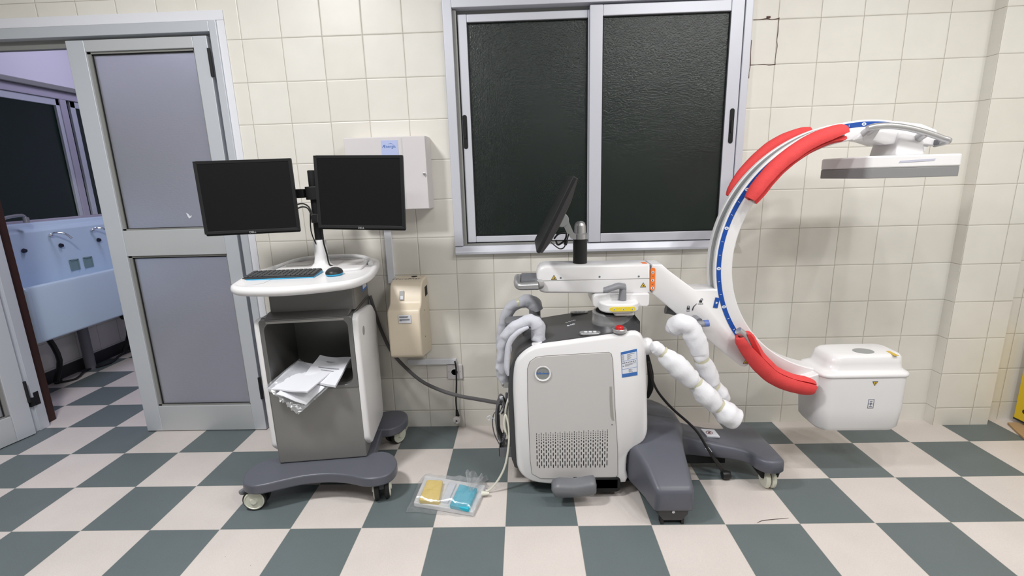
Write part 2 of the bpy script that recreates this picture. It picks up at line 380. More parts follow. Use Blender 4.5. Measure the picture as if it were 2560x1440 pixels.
# chipped joints beside the window
chips = MB()
for L, r in (([(2.483, 0.000, 2.099), (2.513, 0.000, 2.099), (2.547, 0.000, 2.102), (2.570, 0.000, 2.097), (2.603, 0.000, 2.101)], 0.0022), ([(2.603, 0.000, 2.105), (2.602, 0.000, 2.077), (2.603, 0.000, 2.042), (2.601, 0.000, 2.007), (2.605, 0.000, 1.979), (2.602, 0.000, 1.945), (2.601, 0.000, 1.918), (2.603, 0.000, 1.896)], 0.0020), ([(2.484, 0.000, 1.899), (2.511, 0.000, 1.899), (2.549, 0.000, 1.900), (2.572, 0.000, 1.896), (2.601, 0.000, 1.898)], 0.0017), ([(2.481, 0.000, 2.011), (2.481, 0.000, 1.958), (2.484, 0.000, 1.904), (2.481, 0.000, 1.868), (2.481, 0.000, 1.839)], 0.0016)):
    rr = [r*random.uniform(0.6, 1.5) for _ in L]
    chips.tube([(p[0], -0.0002, p[2]) for p in L], rr, n=5, smooth=3)
cp = [(2.543, 0.000, 2.105), (2.561, 0.000, 2.112)]
chips.b2(cp[0][0], cp[1][0], -0.003, 0.0, cp[0][2], cp[1][2])
st(chips.build('wall_chip', mat('broken_plaster', (0.10, 0.055, 0.045), 0.9)))

# ------------------------------------------------------------------ scrub room behind the door
st(MB().b2(-2.32, -2.2, 0.10, 3.1, 0, 1.16).build('wall_scrub_left', 'tileY'))
up = MB(); up.b2(-2.32, -2.2, 0.10, 3.1, 2.185, CEIL); up.b2(-2.32, -2.2, 0.10, 0.35, 1.16, 2.185)
st(up.build('wall_scrub_upper', 'lilac'))
st(MB().b2(-2.32, 0.75, 3.0, 3.1, 0, CEIL).build('wall_scrub_back', 'lilac'))
st(MB().b2(0.65, 0.75, 0.10, 3.0, 0, CEIL).build('wall_scrub_right', 'lilac'))
st(MB().b2(-2.2, -2.185, 0.12, 3.0, 0, 0.09).build('baseboard_scrub', mat('dark_skirting', (0.03, 0.028, 0.03), 0.5)))
wf = MB()
for y in (0.36, 1.31, 2.26, 2.98): wf.b2(-2.25, -2.192, y, y+0.055, 1.16, 2.12)
wf.b2(-2.25, -2.19, 0.35, 3.0, 2.09, 2.15); wf.b2(-2.25, -2.19, 0.35, 3.0, 1.16, 1.20)
fs = wf.build('window_2', mat('lilac_frame', (0.42, 0.40, 0.47), 0.45), bevel=0.004); st(fs)
for y0, y1 in ((0.41, 1.31), (1.36, 2.26), (2.31, 2.98)):
    g = MB().b2(-2.232, -2.226, y0, y1, 1.19, 2.10).build('pane', 'backglass', fs)
for y0, y1 in ((0.41, 1.31), (1.40, 2.26)):
    q = MB()
    q.b2(-2.222, -2.20, y0, y0+0.045, 1.2, 2.09); q.b2(-2.222, -2.20, y1-0.03, y1, 1.2, 2.09); q.b2(-2.222, -2.20, y0, y1, 2.04, 2.09)
    q.build('sash', 'alu', fs, bevel=0.003)
st(MB().b2(-2.26, -2.165, 0.30, 3.0, 2.15, 2.187).build('trim_1', 'aludark', bevel=0.006))
st(MB().b2(-2.9, -2.4, 0.1, 3.1, 0.5, 0.52).build('trim_2', 'blackmat'))

# scrub sink trough
sk = root('scrub_sink', (-2.0, 1.0, 0.43), 'pale blue porcelain scrub sink trough seen through the open doorway', 'sink')
Y0, Y1 = 0.345, 2.35
prof = [(-1.80, 0.44), (-1.80, 0.775), (-1.805, 0.797), (-1.82, 0.805), (-1.838, 0.797), (-1.845, 0.77), (-1.90, 0.62), (-2.02, 0.58), (-2.10, 0.62), (-2.115, 0.72), (-2.13, 1.12), (-2.14, 1.135), (-2.165, 1.15), (-2.175, 1.18), (-2.195, 1.185), (-2.195, 0.60), (-2.0, 0.43), (-1.81, 0.43)]
sec = lambda y: [(x, y, z) for x, z in prof]
MB().loft([sec(Y0+0.03), sec(Y1)]).build('basin', 'porcelain', sk, bevel=0.006)
e = MB(); e.prism(rrect(-2.195, -1.80, 0.43, 0.805, [0.03, 0.03, 0.02, 0.02]), Y0, Y0+0.045, 'XZ'); e.prism([(-2.195, 0.79), (-2.115, 0.79), (-2.15, 1.185), (-2.195, 1.185)], Y0, Y0+0.045, 'XZ')
e.build('end_panel', 'porcelain', sk, bevel=0.018, seg=4)
for yy in (0.945, 1.296):
    tp = MB(); tp.lathe([(0.012, 0), (0.012, 0.02), (0.008, 0.024)], (-2.13, yy-0.03, 1.085), 'X', 16)
    tp.tube([(-2.12, yy-0.03, 1.085), (-2.09, yy-0.02, 1.10), (-2.05, yy+0.01, 1.09), (-2.02, yy+0.03, 1.05)], 0.007, 10)
    tp.build('spout', 'chrome', sk)
for yy in (0.70, 0.975, 1.306):
    MB().lathe([(0.014, 0), (0.017, 0.006), (0.012, 0.02), (0.004, 0.024)], (-2.125, yy, 1.0), 'X', 18).build('push_button', mat('dark_chrome_%d' % int(yy*100), (0.08, 0.08, 0.10), 0.15, metal=1.0), sk)
for yy in (1.045, 1.165):
    n_ = MB(); n_.b2(-2.118, -2.108, yy-0.036, yy-0.028, 0.80, 0.88); n_.b2(-2.118, -2.108, yy+0.028, yy+0.036, 0.80, 0.88); n_.b2(-2.118, -2.108, yy-0.036, yy+0.036, 0.875, 0.883); n_.b2(-2.118, -2.113, yy-0.03, yy+0.03, 0.80, 0.88)
    n_.build('soap_niche', mat('niche_green_%d' % int(yy*100), (0.22, 0.32, 0.32), 0.4), sk)
MB().tube([(-2.13, 1.0, 0.47), (-2.13, 1.0, 0.16), (-2.13, 1.0, 0.0)], 0.035, 16, 1).build('pedestal_leg', 'pipe', sk)
ft = MB(); ft.tube([(-2.10, 0.60, 1.19), (-2.10, 0.60, 1.225), (-2.10, 0.64, 1.238), (-2.10, 0.725, 1.242), (-2.10, 0.745, 1.225)], 0.011, 10)
ft.lathe([(0.018, 0), (0.018, 0.035), (0.010, 0.04)], (-2.10, 0.748, 1.19), 'Z', 14)
tag(ft.build('wall_faucet', 'silver'), 'silver swivel faucet above the back edge of the blue sink', 'faucet')
pu_ = MB(); pu_.lathe([(0.04, 0), (0.05, 0.02), (0.05, 0.10), (0.03, 0.12)], (-2.12, 1.42, 0.30), 'Z', 18); pu_.tube([(-2.12, 1.42, 0.32), (-2.12, 1.40, 0.15), (-2.14, 1.34, 0.02)], 0.018, 8)
pu_.tube([(-2.12, 1.46, 0.40), (-2.10, 1.52, 0.28), (-2.12, 1.42, 0.12), (-2.12, 1.38, 0.02)], 0.006, 6)
tag(pu_.build('drain_pump', 'black'), 'black drain fitting and hose beneath the scrub sink', 'drain')
hs_ = MB(); hs_.tube([(-2.12, 0.62, 0.50), (-2.08, 0.68, 0.36), (-2.08, 0.72, 0.18), (-2.12, 0.70, 0.03), (-2.15, 0.75, 0.012)], 0.018, 8)
hs_.tube([(-2.14, 0.70, 0.01), (-2.05, 0.78, 0.01), (-2.12, 0.95, 0.012), (-2.06, 1.1, 0.01), (-2.13, 1.3, 0.01), (-2.1, 1.5, 0.01)], 0.008, 6)
tag(hs_.build('floor_hose', 'black'), 'black hose lying along the wall under the scrub sink', 'hose')
tag(MB().b2(-1.69, -1.600, 0.0765, 0.158, 0, 2.05).build('wooden_post', 'wood', bevel=0.003), 'dark mahogany wooden post standing behind the left door jamb', 'post')

# ------------------------------------------------------------------ door frame and door leaves
pl = MB()
pl.b2(-0.110, DX1+0.003, -0.006, 0.099, 0, 2.1885); pl.b2(-1.66, DX1+0.0035, -0.0065, 0.099, 2.1890, DZ+0.002)
pl.b2(-1.70, -1.60, -0.004, 0.075, 0, 2.1885)
st(pl.build('trim_3', 'plaster', bevel=0.002))
fr = MB()
fr.b2(-0.148, -0.110, -0.014, 0.06, 0, 2.188); fr.b2(-1.565, -0.148, -0.0135, 0.0595, 2.138, 2.1875)
fr.b2(-1.60, -1.565, -0.014, 0.075, 0, 2.188); fr.b2(-1.57, -1.555, 0.01, 0.07, 0, 2.14)
dfr = st(fr.build('door_2', 'alu', bevel=0.003))
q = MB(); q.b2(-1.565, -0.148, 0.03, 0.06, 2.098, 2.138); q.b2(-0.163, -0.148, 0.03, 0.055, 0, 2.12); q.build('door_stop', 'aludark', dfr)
q = MB(); q.b2(-1.553, -1.5545, 0.02, 0.05, 0.16, 0.24); q.b2(-1.565, -1.545, -0.012, 0.015, 0.165, 0.215); lab(q.build('latch_plate', 'blackmat', dfr), 'black latch plate near the foot of the left jamb')

def leaf(name, Mx, hinge_x):
    # leaf in its own plane: x 0..0.70, z 0..2.118, thickness y -0.018..0.018
    def t(mb): return mb.xform(Mx)
    Wd, H = 0.712, 2.119
    b = MB(); b.b2(0, 0.092, -0.02, 0.02, 0.004, H); b.b2(Wd-0.072, Wd, -0.02, 0.02, 0.004, H)
    o = t(b).build(name, 'alu', origin=False, bevel=0.003); st(o); FRAME[o.name] = Matrix()
    c = MB(); c.b2(0.092, Wd-0.072, -0.0195, 0.0195, 2.066, H); c.b2(0.092, Wd-0.072, -0.0195, 0.0195, 1.042, 1.180); c.b2(0.092, Wd-0.072, -0.0195, 0.0195, 0.004, 0.160)
    t(c).build('rail', mat(name+'_rail', (0.56, 0.58, 0.60), 0.42, metal=0.25), o, bevel=0.003)
    bd = MB()
    for z0, z1 in ((0.160, 1.042), (1.180, 2.066)):
        bd.b2(0.092, 0.110, -0.010, 0.016, z0, z1); bd.b2(0.092, Wd-0.072, -0.010, 0.016, z0, z0+0.008); bd.b2(0.092, Wd-0.072, -0.010, 0.016, z1-0.010, z1); bd.b2(Wd-0.080, Wd-0.072, -0.010, 0.016, z0, z1)
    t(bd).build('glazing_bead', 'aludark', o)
    sl = MB()
    for z0, z1 in ((0.160, 1.042), (1.180, 2.066)):
        sl.b2(0.110, 0.116, -0.004, 0.010, z0, z1); sl.b2(0.110, Wd-0.080, -0.004, 0.010, z1-0.016, z1-0.010); sl.b2(0.110, Wd-0.08, -0.004, 0.010, z0+0.008, z0+0.011)
    t(sl).build('glass_seal', 'seal', o)
    for z0, z1 in ((0.160, 1.042), (1.180, 2.066)):
        g = MB(); g.b2(0.112, Wd-0.08, -0.001, 0.004, z0+0.005, z1-0.010); t(g).build('pane', 'doorglass', o)
    hg = MB()
    for z in (0.20, 1.93): hg.lathe([(0.008, 0), (0.008, 0.13)], (hinge_x, -0.022, z), 'Z', 10)
    t(hg).build('hinge', 'seal', o)
    return o
leaf('door_1', Matrix.Translation((-0.876, 0.002, 0)), 0.716)
# second leaf swung wide open towards the room
ang = math.atan2(-0.977, -0.205)
leaf('door_3', Matrix.Translation((-1.562, -0.022, 0)) @ Matrix.Rotation(ang, 4, 'Z') @ Matrix.Diagonal((1, -1, 1, 1)), -0.004)
# scuff on the upper pane
tag(MB().prism([(a*0.006-0.418, b*0.006+1.235) for a, b in ((0, 0), (2, 1), (3, 3), (1, 2), (0, 4), (-2, 5), (-1, 2))], 0.0005, -0.0005, 'XZ').build('paint_fleck', 'sticker'), 'tiny white paint fleck stuck on the upper frosted door pane', 'fleck')

# ------------------------------------------------------------------ window in the back wall
fo = MB()
x0, x1, z0, z1 = 1.000, 2.470, 1.005, 2.235
fo.b2(x0, 1.045, -0.022, 0.07, z0+0.048, z1); fo.b2(2.435, x1, -0.022, 0.07, z0+0.048, z1); fo.b2(1.045, 2.435, -0.0215, 0.0695, 2.197, z1-0.0005)
wo = st(fo.build('window_1', 'alu2', bevel=0.003))
FRAME[wo.name] = FRAME[wo.name]
sl = MB(); sl.prism([(-0.030, 1.008), (0.07, 1.008), (0.07, 1.052), (-0.012, 1.052), (-0.030, 1.022)], x0, x1, 'YZ'); sl.build('window_sill', 'alu2', wo, bevel=0.004)
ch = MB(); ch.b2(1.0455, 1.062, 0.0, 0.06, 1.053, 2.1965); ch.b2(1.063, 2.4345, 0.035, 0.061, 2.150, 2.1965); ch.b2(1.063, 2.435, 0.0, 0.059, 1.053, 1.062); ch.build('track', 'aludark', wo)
def sash(nm, a, b, c, d, y, fw, hand_x, hz):
    s_ = MB(); s_.b2(a, a+fw, y-0.014, y+0.014, c, d); s_.b2(b-fw, b, y-0.014, y+0.014, c, d); s_.b2(a+fw, b-fw, y-0.0135, y+0.0135, d-fw*0.82, d-0.0005); s_.b2(a+fw, b-fw, y-0.0135, y+0.0135, c+0.0005, c+fw*0.75)
    f_ = s_.build(nm, 'alu2', wo, bevel=0.004)
    gk = MB(); t_ = 0.004
    gk.b2(a+fw, a+fw+t_, y-0.012, y, c+fw*0.75, d-fw*0.82); gk.b2(b-fw-t_, b-fw, y-0.012, y, c+fw*0.75, d-fw*0.82); gk.b2(a+fw, b-fw, y-0.012, y, d-fw*0.82-t_, d-fw*0.82); gk.b2(a+fw, b-fw, y-0.012, y, c+fw*0.75, c+fw*0.75+t_)
    gk.build('glass_seal', 'seal', f_)
    MB().b2(a+fw, b-fw, y-0.003, y+0.003, c+fw*0.7, d-fw*0.78).build('pane', 'nightglass', f_)
    h_ = MB(); h_.prism(rrect(hand_x-0.011, hand_x+0.011, hz, hz+0.165, 0.010), y-0.018, y-0.012, 'XZ'); ho = h_.build('sash_lock', 'blackmat', f_, bevel=0.002)
    h2 = MB(); h2.prism(rrect(hand_x-0.004, hand_x+0.004, hz+0.05, hz+0.11, 0.003), y-0.023, y-0.017, 'XZ'); h2.build('lock_slider', 'black', f_)
sash('sliding_sash', 1.066, 1.745, 1.066, 2.178, 0.030, 0.045, 1.080, 1.55)
sash('sliding_sash', 1.705, 2.432, 1.056, 2.188, -0.004, 0.062, 2.405, 1.535)

# ------------------------------------------------------------------ things on the back wall
eb = root('electrical_box', (0.71, 0.0, 1.256), 'off-white wall cabinet with a blue logo sticker, partly hidden by the right screen', 'cabinet')
MB().b2(0.500, 0.900, -0.118, 0.0, 1.258, 1.610).build('body', 'boxwhite', eb, bevel=0.003)
MB().b2(0.502, 0.899, -0.132, -0.119, 1.260, 1.608).build('door', 'boxwhite', eb, bevel=0.003)
dd = MB().b2(0.782, 0.789, -0.1326, -0.1315, 1.266, 1.602); dd.build('seam', mat('seam_shade', (0.58, 0.57, 0.575), 0.5), eb)
s_ = [(0.685, -0.134, 1.592), (0.767, -0.134, 1.590), (0.685, -0.134, 1.523)]
stk = MB().b2(s_[0][0], s_[1][0], -0.1335, -0.1322, 1.50, s_[0][2]).build('sticker', mat('pale_blue_sticker', (0.46, 0.52, 0.78), 0.5), eb)
tc_ = [(0.722, -0.135, 1.563)][0]
text('lettering', 'Ænergis', (tc_[0], -0.1338, tc_[2]), FR, 0.020, 'blueprint', stk, align='CENTER')
MB().tube([(tc_[0]-0.004, -0.134, tc_[2]+0.011), (tc_[0]+0.012, -0.134, tc_[2]+0.014), (tc_[0]+0.022, -0.134, tc_[2]+0.008)], [0.0003, 0.001, 0.0004], 5).build('swoosh', 'blueprint', stk)
kx = [(0.886, -0.133, 1.430)][0]
k_ = MB().lathe([(0.006, 0), (0.006, -0.004), (0.003, -0.005)], (kx[0], -0.132, kx[2]), 'Y', 14); k_.box((kx[0]+0.002, -0.139, kx[2]-0.003), (0.003, 0.006, 0.012), (0, 0.6, 0)); k_.build('lock', 'silver', eb)

def duct(name, a, b, wd, dp, lb, m='plaster'):
    o = MB().b2(a[0], b[0], -dp, 0, a[1], b[1]).build(name, m, bevel=0.002)
    return tag(o, lb, 'cable duct')
duct('cable_duct', (0.627, 0.86), (0.664, 1.258), 0.03, 0.018, 'narrow white cable duct running straight down from the wall cabinet')
c_ = [(0.655, -0.015, 0.419), (0.971, -0.015, 0.420), (0.967, -0.015, 0.390)]
duct('cable_duct', (0.70, c_[2][2]), (c_[1][0], c_[1][2]), 0.03, 0.022, 'short horizontal white cable duct below the cream dispenser')

# cream filter dispenser
P1 = [(0.678, -0.170, 0.910), (0.836, -0.170, 0.906), (0.675, -0.170, 0.816), (0.668, -0.170, 0.742), (0.664, -0.170, 0.495), (0.810, -0.170, 0.488), (0.828, -0.170, 0.738)]
P2 = [(0.672, -0.000, 0.897), (0.833, 0.000, 0.893), (0.844, 0.000, 0.481), (0.834, 0.000, 0.505)]
dp = root('wall_dispenser', (0.73, 0.0, 0.47), 'cream plastic wall unit with small front window and white notice', 'dispenser')
prof = [(0.0, 0.898), (-0.10, 0.896), (-0.135, 0.888), (-0.152, 0.870), (-0.178, 0.800), (-0.188, 0.785), (-0.232, 0.768), (-0.242, 0.745), (-0.245, 0.56), (-0.240, 0.525), (-0.225, 0.512), (0.0, 0.470)]
body = MB().prism(prof, 0.672, 0.838, 'YZ')
body.v = [((v[0]), v[1], v[2]) for v in body.v]
body.build('housing', 'cream', dp, bevel=0.012, seg=4)
wn = MB().box((0.737, -0.170, 0.828), (0.022, 0.012, 0.048), (-0.33, 0, 0)).build('viewing_window', 'silver', dp, bevel=0.002)
MB().box((0.737, -0.1785, 0.818), (0.014, 0.004, 0.018), (-0.33, 0, 0)).build('window_label', 'sticker', wn)
MB().b2(0.8375, 0.8395, -0.085, -0.030, 0.80, 0.85).build('side_opening', 'blackmat', dp)
MB().lathe([(0.0005, 0), (0.016, 0.0), (0.016, 0.002), (0.0005, 0.002)], (0.775, -0.030, 0.8965), 'Z', 20).build('top_opening', 'blackmat', dp)
nt = MB().b2(0.732, 0.792, -0.2475, -0.2440, 0.703, 0.745).build('notice', 'sticker', dp)
ln = MB()
for k, (wl, z) in enumerate(((0.046, 0.741), (0.042, 0.736), (0.052, 0.728), (0.052, 0.7235), (0.012, 0.719))):
    ln.b2(0.735, 0.735+wl, -0.2482, -0.2473, z-0.004-0.0011, z-0.004+0.0011)
ln.build('print_lines', 'print', nt)
text('lettering', 'Microfilter', (0.745, -0.085, 0.8966), (0.02, 0, 0), 0.030, 'print', dp, sx=1.15)
for z in (0.735, 0.60): MB().lathe([(0.0005, 0), (0.004, 0), (0.004, 0.001), (0.0005, 0.001)], (0.8375, -0.12-0.03*(z < 0.7), z), 'X', 10).build('screw', 'blackmat', dp)

# wall socket, cord and loose plug
so = root('wall_socket', (0.96, 0.0, 0.29), 'square white wall socket on the tiles beneath the short duct', 'socket')
MB().b2(0.917, 1.003, -0.012, 0, 0.297, 0.383).build('plate', 'boxwhite', so, bevel=0.004)
MB().lathe([(0.021, 0), (0.021, -0.002), (0.018, -0.0021), (0.018, 0.004)], (0.958, -0.012, 0.340), 'Y', 28).build('face_ring', 'plaster', so)
h_ = MB()
for dx in (-0.0095, 0.0095): h_.lathe([(0.0005, 0), (0.0025, 0), (0.0025, -0.001), (0.0005, -0.001)], (0.958+dx, -0.0135, 0.340), 'Y', 8)
for dx in (-0.032, 0.032): h_.lathe([(0.0005, 0), (0.002, 0), (0.002, -0.001), (0.0005, -0.001)], (0.958+dx, -0.0122, 0.342), 'Y', 8)
h_.build('hole', 'blackmat', so)
pg = root('power_plug', (0.967, -0.045, 0.05), 'round white mains plug hanging above the floor on a black cord', 'plug')
MB().tube([(0.966, -0.030, 0.412), (0.971, -0.030, 0.372), (0.968, -0.030, 0.276), (0.960, -0.030, 0.178), (0.961, -0.030, 0.104)], 0.0045, 8).build('cord', 'black', pg)
MB().tube([(0.962, -0.035, 0.117), (0.965, -0.035, 0.082)], [0.007, 0.012], 10, 1).build('strain_relief', 'black', pg)
c = [(0.961, -0.045, 0.065)][0]
MB().lathe([(0.0005, -0.016), (0.017, -0.016), (0.021, -0.012), (0.022, 0.010), (0.012, 0.018), (0.0005, 0.018)], c, 'Y', 24).build('plug_body', 'boxwhite', pg)
q = MB()
for a in (0.7, 0.7+PI): q.lathe([(0.0005, -0.034), (0.0024, -0.034), (0.0024, -0.015), (0.0005, -0.015)], (c[0]+0.0095*math.cos(a), c[1], c[2]+0.0095*math.sin(a)), 'Y', 10)
q.build('pin', 'chrome', pg)
q = MB().lathe([(0.0005, -0.0175), (0.005, -0.0175), (0.005, -0.0155), (0.0005, -0.0155)], (c[0], c[1], c[2]), 'Y', 12); q.build('earth_hole', 'blackmat', pg)

# ------------------------------------------------------------------ monitor cart
TH = math.radians(7.2)
ct = root('monitor_cart', (0.215, -0.60, 0.0), 'grey and white rolling workstation cart carrying two black screens', 'cart', rz=TH, local=True)
# base: front bar, back bar, centre beam
bar = [(-0.112, -0.096, 0.145), (-0.124, -0.043, 0.145), (-0.119, -0.000, 0.145), (-0.094, 0.038, 0.145)]
fo_ = [(-0.119, -0.075), (-0.122, -0.03), (-0.10, 0.02), (-0.055, 0.055), (0.02, 0.07), (0.12, 0.07), (0.20, 0.07), (0.28, 0.07), (0.36, 0.06), (0.42, 0.045), (0.47, 0.045), (0.515, 0.015), (0.543, -0.04), (0.547, -0.095), (0.525, -0.145), (0.48, -0.168), (0.42, -0.165), (0.34, -0.13), (0.25, -0.108), (0.15, -0.108), (0.06, -0.13), (-0.0, -0.148), (-0.05, -0.152), (-0.10, -0.125)]
b = MB(); b.prism(smooth_poly(fo_, 3), 0.098, 0.146, 'XY'); b.build('base_front_bar', 'base', ct, bevel=0.010, seg=3)
bo_ = [(x if x > 0.2 else x, 0.34-(y+0.05)) for x, y in fo_]
b = MB(); b.prism(smooth_poly([(x, 0.30-y) for x, y in fo_], 3), 0.098, 0.146, 'XY'); b.build('base_rear_bar', 'base', ct, bevel=0.010, seg=3)
b = MB(); b.prism([(0.06, 0.04), (0.06, 0.30), (0.43, 0.30), (0.43, 0.04)], 0.096, 0.142, 'XY'); b.build('base_beam', 'base', ct, bevel=0.008)

def caster(cx, cy, head, brake=False, flip=1):
    c_ = MB(); c_.lathe([(0.012, 0.06), (0.020, 0.075), (0.020, 0.100)], (cx, cy, 0), 'Z', 16)
    ca, sa = math.cos(head), math.sin(head)
    X = lambda p: (cx+p[0]*ca-p[1]*sa, cy+p[0]*sa+p[1]*ca, p[2])
    f_ = MB(); pr = [(-0.035, 0.052), (-0.03, 0.075), (-0.012, 0.092), (0.016, 0.092), (0.022, 0.07), (-0.012, 0.040)]
    f_.prism(pr, -0.012, 0.012, 'XZ'); f_.v = [X(v) for v in f_.v]
    c_.add(f_.v, f_.f)
    o = c_.build('caster', 'grey', ct, bevel=0.002)
    for s_ in (-1, 1):
        w_ = MB(); w_.lathe([(0.030, 0.012*s_), (0.047, 0.012*s_), (0.050, 0.015*s_), (0.050, 0.029*s_), (0.047, 0.032*s_), (0.043, 0.0325*s_)], (-0.015, 0, 0.050), 'Y', 36)
        w_.v = [X(v) for v in w_.v]; wo_ = w_.build('wheel', 'rubber', o)
        h_ = MB(); h_.lathe([(0.0005, 0.016*s_), (0.044, 0.016*s_), (0.043, 0.035*s_), (0.038, 0.0375*s_), (0.036, 0.0350*s_), (0.018, 0.0340*s_), (0.014, 0.040*s_), (0.012, 0.043*s_), (0.0005, 0.043*s_)], (-0.015, 0, 0.050), 'Y', 36)
        h_.v = [X(v) for v in h_.v]; lab(h_.build('wheel_hub', 'hub', o), 'pale greenish-white wheel cap')
    if brake:
        k_ = MB(); k_.tube([X((-0.02, 0, 0.095)), X((-0.045, 0, 0.093)), X((-0.065, 0, 0.078)), X((-0.080, 0, 0.074))], [0.009, 0.010, 0.013, 0.010], 10, 3, flat=1.8)
        k_.build('brake_pedal', 'lever', o)
caster(-0.055, -0.085, 0.02, True)
caster(0.475, -0.085, PI/2+0.15)
caster(0.485, 0.395, 0.9)
caster(-0.05, 0.395, 0.3)

# body: lower housing with open cavity
def rayring(inner, ox0, ox1, oz0, oz1):
    cx = sum(p[0] for p in inner)/len(inner); cz = sum(p[1] for p in inner)/len(inner); out = []
    for p in inner:
        dx, dz = p[0]-cx, p[1]-cz; t = 1e9
        if abs(dx) > 1e-9: t = min(t, ((ox1 if dx > 0 else ox0)-cx)/dx)
        if abs(dz) > 1e-9: t = min(t, ((oz1 if dz > 0 else oz0)-cz)/dz)
        out.append((cx+dx*t, cz+dz*t))
    return out
inn = rrect(0.028, 0.378, 0.516, 0.822, 0.040, 8)
out_ = rayring(inn, 0.010, 0.398, 0.50, 0.832)
g = MB(); n_ = len(inn)
for (A, B) in ((inn, out_),):
    vs = [(p[0], -0.004, p[1]) for p in A]+[(p[0], -0.004, p[1]) for p in B]+[(p[0], 0.03, p[1]) for p in A]+[(p[0], 0.03, p[1]) for p in B]
    fs = []
    for i in range(n_):
        j = (i+1) % n_
        fs += [(i, j, n_+j, n_+i), (2*n_+i, 3*n_+i, 3*n_+j, 2*n_+j), (i, 2*n_+i, 2*n_+j, j), (n_+i, n_+j, 3*n_+j, 3*n_+i)]
    g.add(vs, fs)
g.build('opening_frame', 'cartgrey', ct, bevel=0.003)
b = MB()
b.b2(0.010, 0.026, 0.03, 0.40, 0.50, 0.83); b.b2(0.382, 0.398, 0.03, 0.40, 0.50, 0.83); b.b2(0.010, 0.398, 0.36, 0.40, 0.50, 0.83)
b.b2(0.010, 0.398, 0.03, 0.40, 0.822, 0.834)
b.build('inner_walls', 'cartgrey', ct)
b = MB(); b.prism([(0.008, 0.148), (0.402, 0.148), (0.400, 0.506), (0.008, 0.506)], 0.0, 0.41, 'XZ'); b.build('lower_body', 'cartfront', ct, bevel=0.008, seg=3)
b = MB(); b.prism([(-0.002, 0.836), (0.06, 0.862), (0.06, 0.832), (0.39, 0.832)][:0] or [(0.0, 0.832), (0.060, 0.850), (0.38, 0.850), (0.40, 0.832)], 0.028, 0.385, 'YZ'); b.build('shoulder_ledge', 'cartgrey', ct, bevel=0.006)
MB().b2(0.040, 0.366, -0.008, 0.006, 0.816, 0.826).build('lintel_strip', mat('lintel_grey', (0.34, 0.33, 0.32), 0.4, metal=0.4), ct, bevel=0.002)
b = MB(); b.prism(rrect(0.038, 0.405, 0.060, 0.37, 0.012), 0.845, 0.975, 'XY'); b.build('upper_body', 'cartgrey', ct, bevel=0.002)
MB().lathe([(0.0005, 0), (0.022, 0), (0.022, -0.003), (0.0005, -0.003)], (0.115, 0.358, 0.80), 'Y', 24).build('cable_hole', 'blackmat', ct)
# white side panels
pr_ = [(0.0, 0.235), (0.0, 0.838), (0.34, 0.795), (0.415, 0.735), (0.378, 0.205), (0.350, 0.172), (0.05, 0.188)]
def panel(ua, ub):
    q = fillet(pr_, 0.045); sg = 1 if ub > ua else -1
    return MB().loft([[(u, y, z) for y, z in inset_poly(q, d)] for u, d in ((ua, 0.0), (ub-sg*0.012, 0.0), (ub-sg*0.006, 0.0025), (ub-sg*0.002, 0.006), (ub, 0.012))])
sp = panel(0.399, 0.424).build('side_panel', 'white', ct, ang=50)
bd_ = MB(); cc = [(0.425, 0.090, 0.708)][0]
bd_.lathe([(0.0005, 0), (0.020, 0), (0.022, 0.003), (0.0005, 0.0035)], (0.4215, 0.09, 0.735), 'X', 28); bd_.build('badge', 'trackgrey', sp)
panel(0.009, -0.016).build('side_panel', 'white', ct, ang=50)
# side label on the upper body
MB().b2(0.4045, 0.4062, 0.235, 0.335, 0.885, 0.965).build('label', 'blueprint', ct)
MB().b2(0.4055, 0.4068, 0.243, 0.327, 0.895, 0.950).build('label_field', 'sticker', ct)
# desk top
dk = [(-0.078, 0.03), (-0.050, -0.065), (0.03, -0.118), (0.17, -0.142), (0.31, -0.118), (0.43, -0.058), (0.478, 0.05), (0.484, 0.20), (0.462, 0.44), (0.425, 0.53), (0.36, 0.575), (0.20, 0.585), (0.03, 0.572), (-0.03, 0.52), (-0.065, 0.44), (-0.098, 0.25)]
dks = smooth_poly(dk, 5)
def inset(P, d):
    n = len(P); o = []
    for i in range(n):
        a = Vector(P[i-1]); b_ = Vector(P[(i+1) % n]); t = (b_-a).normalized(); o.append((P[i][0]-t.y*d, P[i][1]+t.x*d))
    return o
if sum(dks[i-1][0]*dks[i][1]-dks[i][0]*dks[i-1][1] for i in range(len(dks))) < 0: dks = dks[::-1]
rg = []
for d, z in ((0.045, 0.962), (0.012, 0.963), (0.002, 0.972), (0.0, 0.984), (0.003, 0.996), (0.012, 1.001), (0.024, 0.999), (0.034, 0.993), (0.060, 0.992), (0.12, 0.992)):
    rg.append([(p[0], p[1], z) for p in inset(dks, d)])
b = MB(); b.loft(rg); b.build('desk_top', 'white', ct, ang=60)
